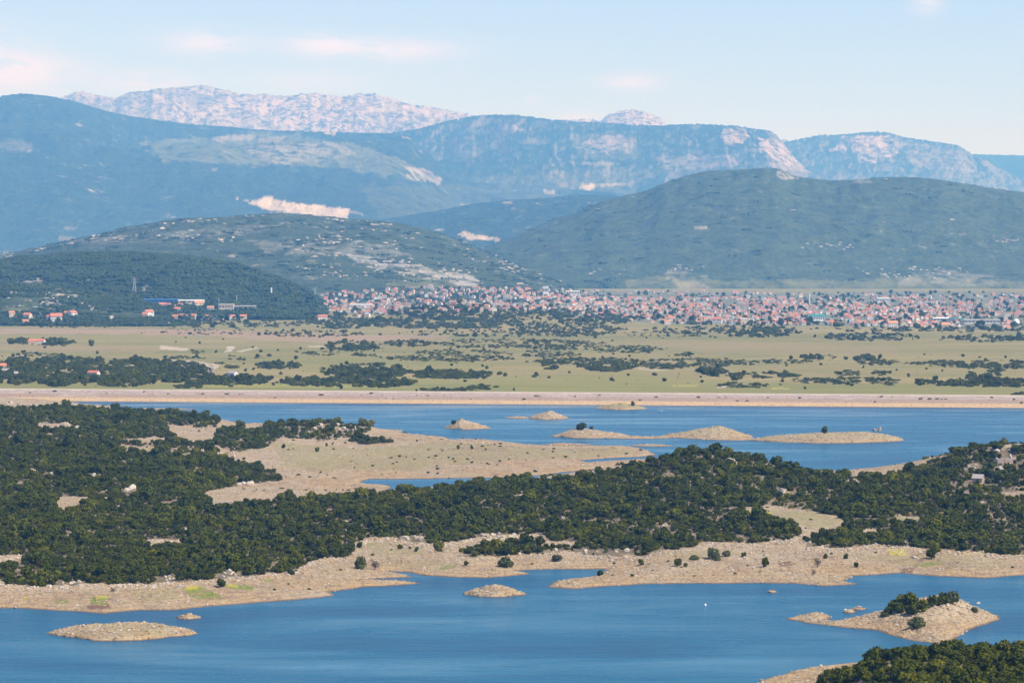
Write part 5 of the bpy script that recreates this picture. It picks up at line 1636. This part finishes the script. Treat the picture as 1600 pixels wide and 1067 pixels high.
# the town: front houses stand as objects, the rest is one mass
n = 9000
px, py = RNG.uniform(474, 1660, n), RNG.uniform(449, 516, n)
dn = np.where(in_poly(TOWN[0], px, py), 1.0, 0.0)
dn *= np.where((py < 461) & (px > 830), .22, 1.0)
dn *= np.where((px > 915) & (px < 1245) & (py > 461) & (py < 466.5), .04, 1)
dn *= np.where((px > 1240) & (py < 471), .30, 1.0)
dn *= np.where((px > 860) & (px < 1010) & (py > 488), .35, 1.0)
dn *= np.where((px < 700) & (py < 456), .55, 1.0)
dn *= np.where(fbm(px / 45, py / 9, 3, 111) > .16, .30, 1.0)
ok = RNG.uniform(0, 1, n) < dn * .56
px, py = px[ok], py[ok]
order = np.argsort(-py)
px, py = px[order], py[order]
pts, taken = [], {}
for a, b in zip(px, py):
    p = far_hit(a, b, (H2g, H1g))
    if p is None:
        continue
    cx, cy = int(p[0] // 11), int(p[1] // 30)
    if any((cx + i, cy + j) in taken for i in (0,) for j in (0,)):
        continue
    taken[(cx, cy)] = 1
    pts.append((a, b, p))
print("town houses", len(pts))
ex = [far_hit(h[0], h[1]) for h in NEAR_HOUSES]
TV, TF, TM = [], [], []
count = 0
for i, (a, b, p) in enumerate(pts):
    if any(abs(p[0] - e[0]) < 16 and abs(p[1] - e[1]) < 60 for e in ex) or (1258 < a < 1292 and b > 494) or (1500 < a < 1565 and b > 497) or (1580 < a and b > 496):
        continue
    k = random.randrange(10)
    wall = random.choices([0, 1, 2, 3], [.48, .22, .14, .16])[0]
    roof = random.choices([0, 1, 2, 3], [.42, .24, .18, .16])[0]
    rz = random.choice([0, math.pi / 2]) + .25 * math.sin(p[0] / 90) + random.gauss(0, .15)
    s = random.uniform(.46, .74) * (1.2 if b < 470 else 1.0)
    if count < 245 and a < 1604:
        count += 1
        seg = "left of the wooded knoll" if a < 600 else "right of the wooded knoll" if a < 1030 else "left of the green roofed hall" if a < 1262 else "right of the green roofed hall"
        colr = ["red tiled", "orange tiled", "brown roofed", "grey roofed"][roof]
        wl_ = ["white", "cream", "brick", "pale grey"][wall]
        house(p, rz, f"{colr} {wl_} house in the town's front streets {seg}", f"front street houses, {seg}", k, wall, roof, s)
    else:
        M = Vector
        c, sn = math.cos(rz), math.sin(rz)
        wgeo = wall_geo(*HKINDS[k][:4]) if HKINDS[k][4] == 0 else box_geo(-HKINDS[k][0] / 2, HKINDS[k][0] / 2, -HKINDS[k][1] / 2, HKINDS[k][1] / 2, -1.5, HKINDS[k][2])
        for (V, Fq), mi in ((wgeo, wall), (roof_geo(*HKINDS[k][:4], hip=HKINDS[k][4]), 4 + roof)):
            o = len(TV)
            TV += [(p[0] + s * (x * c - y * sn), p[1] + s * (x * sn + y * c), p[2] + s * z) for x, y, z in V]
            TF += [tuple(o + j for j in dict.fromkeys(q)) for q in Fq]
            TM += [mi] * len(Fq)
me = bpy.data.meshes.new("town")
me.from_pydata(TV, [], TF)
for m in M_WALLS + M_ROOFS:
    me.materials.append(m)
me.polygons.foreach_set("material_index", np.array(TM, np.int32))
me.update()
link("town_houses", me, None, None, "close packed red roofed houses filling the town behind its front streets", "houses", "stuff")


# scattered hamlets high on the far slopes
def hall(name, p, rz, w, d, h, rh, wallm, roofm, label, cat="building", win=0, winmat=None, door=True):
    t = link(name, None, label=label, cat=cat, loc=p)
    t.rotation_euler = (0, 0, rz)
    link("wall", geo_mesh("wall", wall_geo(w, d, h, rh), wallm), None, t)
    link("roof", geo_mesh("roof", roof_geo(w, d, h, rh, .6, .3), roofm), None, t)
    for i in range(win):
        o = link("window", geo_mesh("window", box_geo(-w / win * .34, w / win * .34, -.05, .05, h * .45, h * .75), winmat or M_GLASS), None, t)
        o.location = (-w / 2 + (i + .5) * w / win, -d / 2 - .03, 0)
    if door:
        o = link("door", geo_mesh("door", box_geo(-2, 2, -.05, .05, -.5, h * .55), M_STEEL), None, t)
        o.location = (w * .38, -d / 2 - .04, 0)
    return t


def px_m(px, D):
    return px * D / F


p = far_hit(252, 474)
hall("factory_hall", p, 0, px_m(54, p[1]), 30, 6.5, 1.2, M_BLUE, M_BLUE, "long bright blue factory hall at the foot of the dark hill", "factory", 9)
p = far_hit(297, 475)
hall("factory_hall", p, 0.02, px_m(44, p[1]), 26, 6, 1.2, M_WALLS[1], M_WHITE, "long white roofed factory hall right of the blue hall", "factory", 7)
p = far_hit(354, 484)
hall("factory_hall", p, 0.0, px_m(23, p[1]), 18, 9, .6, M_WALLS[1], M_WALLS[1], "cream block shaped factory building right of the white hall", "factory", 5)
p = far_hit(383, 483)
hall("factory_hall", p, 0.1, px_m(34, p[1]), 24, 5, 1.2, M_WALLS[3], M_ROOFS[3], "low grey roofed shed right of the cream factory building", "factory", 5)
p = far_hit(1277, 502)
hall("green_roofed_hall", p, 0.02, px_m(28, p[1]), 22, 8, 3.6, M_WHITE, M_GREENROOF, "white hall with a dark green roof at the front of the town", "hall", 8)
p = far_hit(565, 480)
hall("sports_hall", p, 0.0, px_m(36, p[1]), 22, 5, 1.2, M_WHITE, M_WHITE, "long white flat hall in the left part of the town", "hall", 6)
p = far_hit(1470, 503)
hall("warehouse", p, 0.0, px_m(26, p[1]), 22, 6, 1.5, M_WALLS[3], M_WHITE, "white roofed warehouse in the right part of the town, left of the teal one", "warehouse", 5)
p = far_hit(1495, 504)
hall("warehouse", p, 0.0, px_m(22, p[1]), 22, 6, 1.5, M_WALLS[1], M_GREENROOF, "teal roofed warehouse between two pale warehouses at the right", "warehouse", 4)
p = far_hit(1533, 506)
hall("warehouse", p, 0.0, px_m(56, p[1]), 26, 6, 1.5, M_WALLS[3], M_ROOFS[3], "longest low grey warehouse in the right part of the town", "warehouse", 10)
p = far_hit(1413, 511)
hall("gabled_barn", p, 1.57, 16, px_m(11, p[1]), 5, 6, M_WALLS[1], M_WALLS[1], "steep cream gable beside the orange barn at the town front", "barn", 2)
p = far_hit(853, 462)
hall("office_block", p, 0.0, px_m(9, p[1]), 18, 22, .5, M_WHITE, M_ROOFS[3], "white block taller than its neighbours in the middle of the town", "building", 4, door=False)
p = far_hit(895, 461)
hall("warehouse", p, 0.0, px_m(22, p[1]), 26, 9, 1.5, M_WHITE, M_WALLS[1], "long pale hall behind the middle of the town", "warehouse", 5)
p = far_hit(1380, 473)
hall("warehouse", p, 0.0, px_m(20, p[1]), 26, 10, 1.0, M_WHITE, M_WHITE, "long white block behind the right part of the town", "building", 6)


def lathe(name, prof, mat, seg=20):
    V, Fq = [], []
    for (r, z) in prof:
        for k in range(seg):
            a = 2 * math.pi * k / seg
            V.append((r * math.cos(a), r * math.sin(a), z))
    for i in range(len(prof) - 1):
        for k in range(seg):
            Fq.append((i * seg + k, i * seg + (k + 1) % seg, (i + 1) * seg + (k + 1) % seg, (i + 1) * seg + k))
    me = bpy.data.meshes.new(name)
    me.from_pydata(V, [], Fq)
    me.update()
    me.materials.append(mat)
    for q in me.polygons:
        q.use_smooth = True
    return me


p = far_hit(1588, 505)
t = link("storage_tank", None, label="round white domed tank at the right end of the town", cat="tank", loc=p)
link("tank_body", lathe("tank_body", [(5.2, -1), (5.2, 3.2), (5.0, 3.6)], M_WHITE), None, t)
link("dome", lathe("dome", [(5.0, 3.6), (4.4, 5.0), (3.0, 6.3), (1.5, 7.0), (.05, 7.2)], M_WHITE), None, t)
for (px, py, hh, rr, lab, cat) in ((1265, 476, 17, 1.2, "slim white tower rising above the right middle of the town", "tower"), (424, 462, 12, 1.5, "slender white shaft on the slope right of the factory", "tower"), (370, 474, 12, .7, "thin chimney above the cream factory building", "chimney"), (342, 474, 9, .6, "thin chimney behind the white factory hall", "chimney")):
    p = far_hit(px, py)
    t = link("slim_tower", None, label=lab, cat=cat, loc=p)
    hm = hh * p[1] / F
    link("shaft", lathe("shaft", [(rr * 1.15, -1), (rr, hm * .5), (rr * .8, hm)], M_WHITE if cat == "tower" else M_STEEL, 10), None, t)
    link("gallery", lathe("gallery", [(rr * .8, hm * .72), (rr * 1.4, hm * .74), (rr * 1.4, hm * .78), (rr * .8, hm * .8)], M_WALLS[3], 10), None, t)
    link("cap", lathe("cap", [(rr * .85, hm), (.05, hm * 1.12)], M_STEEL, 10), None, t)


def bar_geo(a, b, r):
    a, b = np.array(a, float), np.array(b, float)
    ax = (b - a) / np.linalg.norm(b - a)
    u = np.cross(ax, [.21, .83, .37])
    u /= np.linalg.norm(u)
    w = np.cross(ax, u)
    V = [tuple(c + r * (i * u + j * w)) for c in (a, b) for i, j in ((1, 1), (-1, 1), (-1, -1), (1, -1))]
    return V, [(0, 1, 5, 4), (1, 2, 6, 5), (2, 3, 7, 6), (3, 0, 4, 7)]


def merge(gs):
    V, Fq = [], []
    for v, f in gs:
        o = len(V)
        V += list(v)
        Fq += [tuple(o + i for i in q) for q in f]
    return V, Fq


for (px, py, hpx, lab) in ((210, 459, 25, "lattice power pylon left of the blue factory hall"), (1110, 465, 16, "lattice power pylon behind the town, right of its centre"), (492, 470, 20, "lattice power pylon at the left end of the town")):
    p = far_hit(px, py)
    hm = hpx * p[1] / F
    t = link("power_pylon", None, label=lab, cat="pylon", loc=p)
    leg = [bar_geo((sx * hm * .12, sy * hm * .12, -1), (sx * .5, sy * .5, hm), .22) for sx in (-1, 1) for sy in (-1, 1)]
    for g in leg:
        link("leg", geo_mesh("leg", g, M_STEEL), None, t)
    br = []
    for k in range(6):
        z0, z1 = hm * k / 6.5, hm * (k + 1) / 6.5
        w0, w1 = hm * .12 * (1 - z0 / hm) + .5, hm * .12 * (1 - z1 / hm) + .5
        for sy in (-1, 1):
            br += [bar_geo((-w0, sy * w0, z0), (w1, sy * w1, z1), .12), bar_geo((w0, sy * w0, z0), (-w1, sy * w1, z1), .12)]
            br += [bar_geo((sy * w0, -w0, z0), (sy * w1, w1, z1), .12)]
    link("bracing", geo_mesh("bracing", merge(br), M_STEEL), None, t)
    for zf, wd in ((.72, .26), (.86, .20), (.98, .14)):
        link("cross_arm", geo_mesh("cross_arm", bar_geo((-hm * wd, 0, hm * zf), (hm * wd, 0, hm * zf), .25), M_STEEL), None, t)

# ---- stone huts and ruins near the lake
def ruin(p, rz, w, d, h, label, gable=True, name="stone_ruin"):
    t = link(name, None, label=label, cat="ruin", loc=(p[0], p[1], p[2] - .3))
    t.rotation_euler = (0, 0, rz)
    th = .6

    def broken(L, hh, seed):
        r = random.Random(seed)
        V, Fq = [], []
        n = max(4, int(L / .8))
        xs = [-L / 2 + L * i / n for i in range(n + 1)]
        zs = [hh * r.uniform(.55, 1.0) for _ in range(n + 1)]
        for y in (-th / 2, th / 2):
            V += [(x, y, 0) for x in xs] + [(x, y, z) for x, z in zip(xs, zs)]
        m = n + 1
        for i in range(n):
            gap = (0.35 < (i + .5) / n < .35 + 1.2 / n)
            if gap:
                continue
            Fq += [(i, i + 1, m + i + 1, m + i), (2 * m + i + 1, 2 * m + i, 3 * m + i, 3 * m + i + 1), (m + i, m + i + 1, 3 * m + i + 1, 3 * m + i), (i, m + i, 3 * m + i, 2 * m + i), (i + 1, 2 * m + i + 1, 3 * m + i + 1, m + i + 1)]
        return V, Fq
    for sy in (-1, 1):
        o = link("wall", geo_mesh("wall", broken(w, h, int(w * 100) + sy), M_STONE), None, t)
        o.location = (0, sy * d / 2, 0)
    for sx in (-1, 1):
        hh = h * (1.6 if gable and sx > 0 else 1.0)
        V = [(0, -d / 2 + th, 0), (0, d / 2 - th, 0), (0, d / 2 - th, h * .8), (0, 0, hh), (0, -d / 2 + th, h * .8)]
        V = [(x - th / 2, y, z) for x, y, z in V] + [(x + th / 2, y, z) for x, y, z in V]
        Fq = [(4, 3, 2, 1, 0), (5, 6, 7, 8, 9)] + [(i, (i + 1) % 5, 5 + (i + 1) % 5, 5 + i) for i in range(5)]
        o = link("gable_wall", geo_mesh("gable_wall", (V, Fq), M_STONE), None, t)
        o.location = (sx * (w / 2 - th / 2), 0, 0)
    return t


def hut(p, rz, w, d, h, rh, label, name="stone_hut"):
    t = link(name, None, label=label, cat="hut", loc=(p[0], p[1], p[2] - .2))
    t.rotation_euler = (0, 0, rz)
    link("wall", geo_mesh("wall", wall_geo(w, d, h, rh), M_STONE), None, t)
    link("roof", geo_mesh("roof", roof_geo(w, d, h, rh, .25, .18), M_SLATE), None, t)
    o = link("door", DOOR_ME, None, t)
    o.location = (w * .1, -d / 2 - .03, 0)
    o.scale = (.9, 1, .75)
    return t


p = hit(1569, 723, MAIN)
ruin(p, .15, 7.2, 5.0, 2.7, "roofless stone house with a standing gable on the right hill")
p = hit(1530, 753, MAIN)
hut(p, -.5, 4.4, 3.4, 1.9, 1.5, "small stone hut with a pale slab roof on the right hill")
p = hit(1371, 673, ISLET_LANDS[13])
ruin(p, .2, 4.6, 3.6, 1.9, "pale stone ruin on top of the long far islet")
p = hit(727, 702, MAIN)
ruin(p, 0, 2.4, 2.2, 2.2, "tiny pale stone ruin standing between two bushes on the sand flats", False)
p = hit(548, 676, MAIN)
ruin(p, .3, 6.0, 4.4, 2.6, "pinkish stone ruin on the right end of the scrub hill by the far water")
p = tuple(float(v) for v in on_plain(329, 588))
ruin(p, .4, 5.2, 4.6, 7.0, "tall roofless stone tower house in the wood behind the dam")
p = hit(1505, 772, MAIN)
ruin(p, .05, 5.0, 3.0, 1.1, "low tan stone enclosure below the hut on the right hill", False, "stone_enclosure")

# ---- small things on the water
x, y = (float(v) for v in on_level(1102, 945.5))
t = link("buoy", None, label="small white float alone on the near bay", cat="buoy", loc=(x, y, 0))
link("float_body", lathe("float_body", [(.02, -.35), (.30, -.25), (.42, .05), (.36, .32), (.12, .46), (.1, .62), (.02, .64)], M_WHITE, 14), None, t)
link("eye_ring", lathe("eye_ring", [(.05, .62), (.12, .70), (.05, .78)], M_STEEL, 10), None, t)
x, y = (float(v) for v in on_level(1031, 642.2))
t = link("rowing_boat", None, label="tiny white boat on the water right of the grassy islet", cat="boat", loc=(x, y, 0))
V, Fq = [], []
for i in range(9):
    u = i / 8 * 2 - 1
    w = .75 * (1 - abs(u) ** 2.4) + .04
    sh = .42 + .18 * u * u
    V += [(u * 1.9, -w, sh), (u * 1.8, -w * .55, -.12), (u * 1.8, w * .55, -.12), (u * 1.9, w, sh)]
for i in range(8):
    for k in range(3):
        Fq.append((i * 4 + k, i * 4 + k + 1, i * 4 + k + 5, i * 4 + k + 4))
link("hull", geo_mesh("hull", (V, Fq), M_WHITE), None, t)
for sx in (-.6, .5):
    link("thwart", geo_mesh("thwart", box_geo(sx - .12, sx + .12, -.62, .62, .22, .27), M_WALLS[1]), None, t)

# dark tufts growing on the dam face
n = 150
xs = RNG.uniform(-430, 430, n)
off = RNG.choice([21.5, 14.0, 24.5], n, p=[.6, .25, .15])
zz = np.interp(off, [q[0] for q in prof], [q[1] for q in prof])
r = RNG.uniform(.4, 1.2, n)
scatter_object("dam_tufts", np.stack([xs, dam_base(xs) + off, zz - .1], 1), np.stack([r * 1.6, r, r * .5], 1), zrot(n), RNG.integers(0, 6, n), SHRUB_SRC, "sparse dark tufts along the benches of the dam face", "tufts")

# ------------------------------------------------------------------ haze
def box_mesh(name, x0, x1, y0, y1, z0, z1):
    V = [(x, y, z) for z in (z0, z1) for y in (y0, y1) for x in (x0, x1)]
    Fc = [(0, 2, 3, 1), (4, 5, 7, 6), (0, 1, 5, 4), (2, 6, 7, 3), (0, 4, 6, 2), (1, 3, 7, 5)]
    return np_mesh(name, np.array(V, float), np.array(Fc), False)


top = max(max(v.co.z for v in o.data.vertices) for o in COL.objects if o.type == 'MESH' and o.name.startswith("mountain"))
hz = bpy.data.materials.new("haze_air")
hz.use_nodes = True
hz.node_tree.nodes.clear()
ho = hz.node_tree.nodes.new("ShaderNodeOutputMaterial")
hv = hz.node_tree.nodes.new("ShaderNodeVolumePrincipled")
hv.inputs["Color"].default_value = HAZE_COLOR
hv.inputs["Absorption Color"].default_value = (1, 1, 1, 1)
hv.inputs["Density"].default_value = HAZE_DENSITY
hv.inputs["Anisotropy"].default_value = HAZE_ANISO
hz.node_tree.links.new(hv.outputs[0], ho.inputs["Volume"])
link("haze", box_mesh("haze", -24000, 24000, -1500, 64500, -30, top + 60), hz, None, "thin blue summer haze over the whole valley", "haze", "stuff")
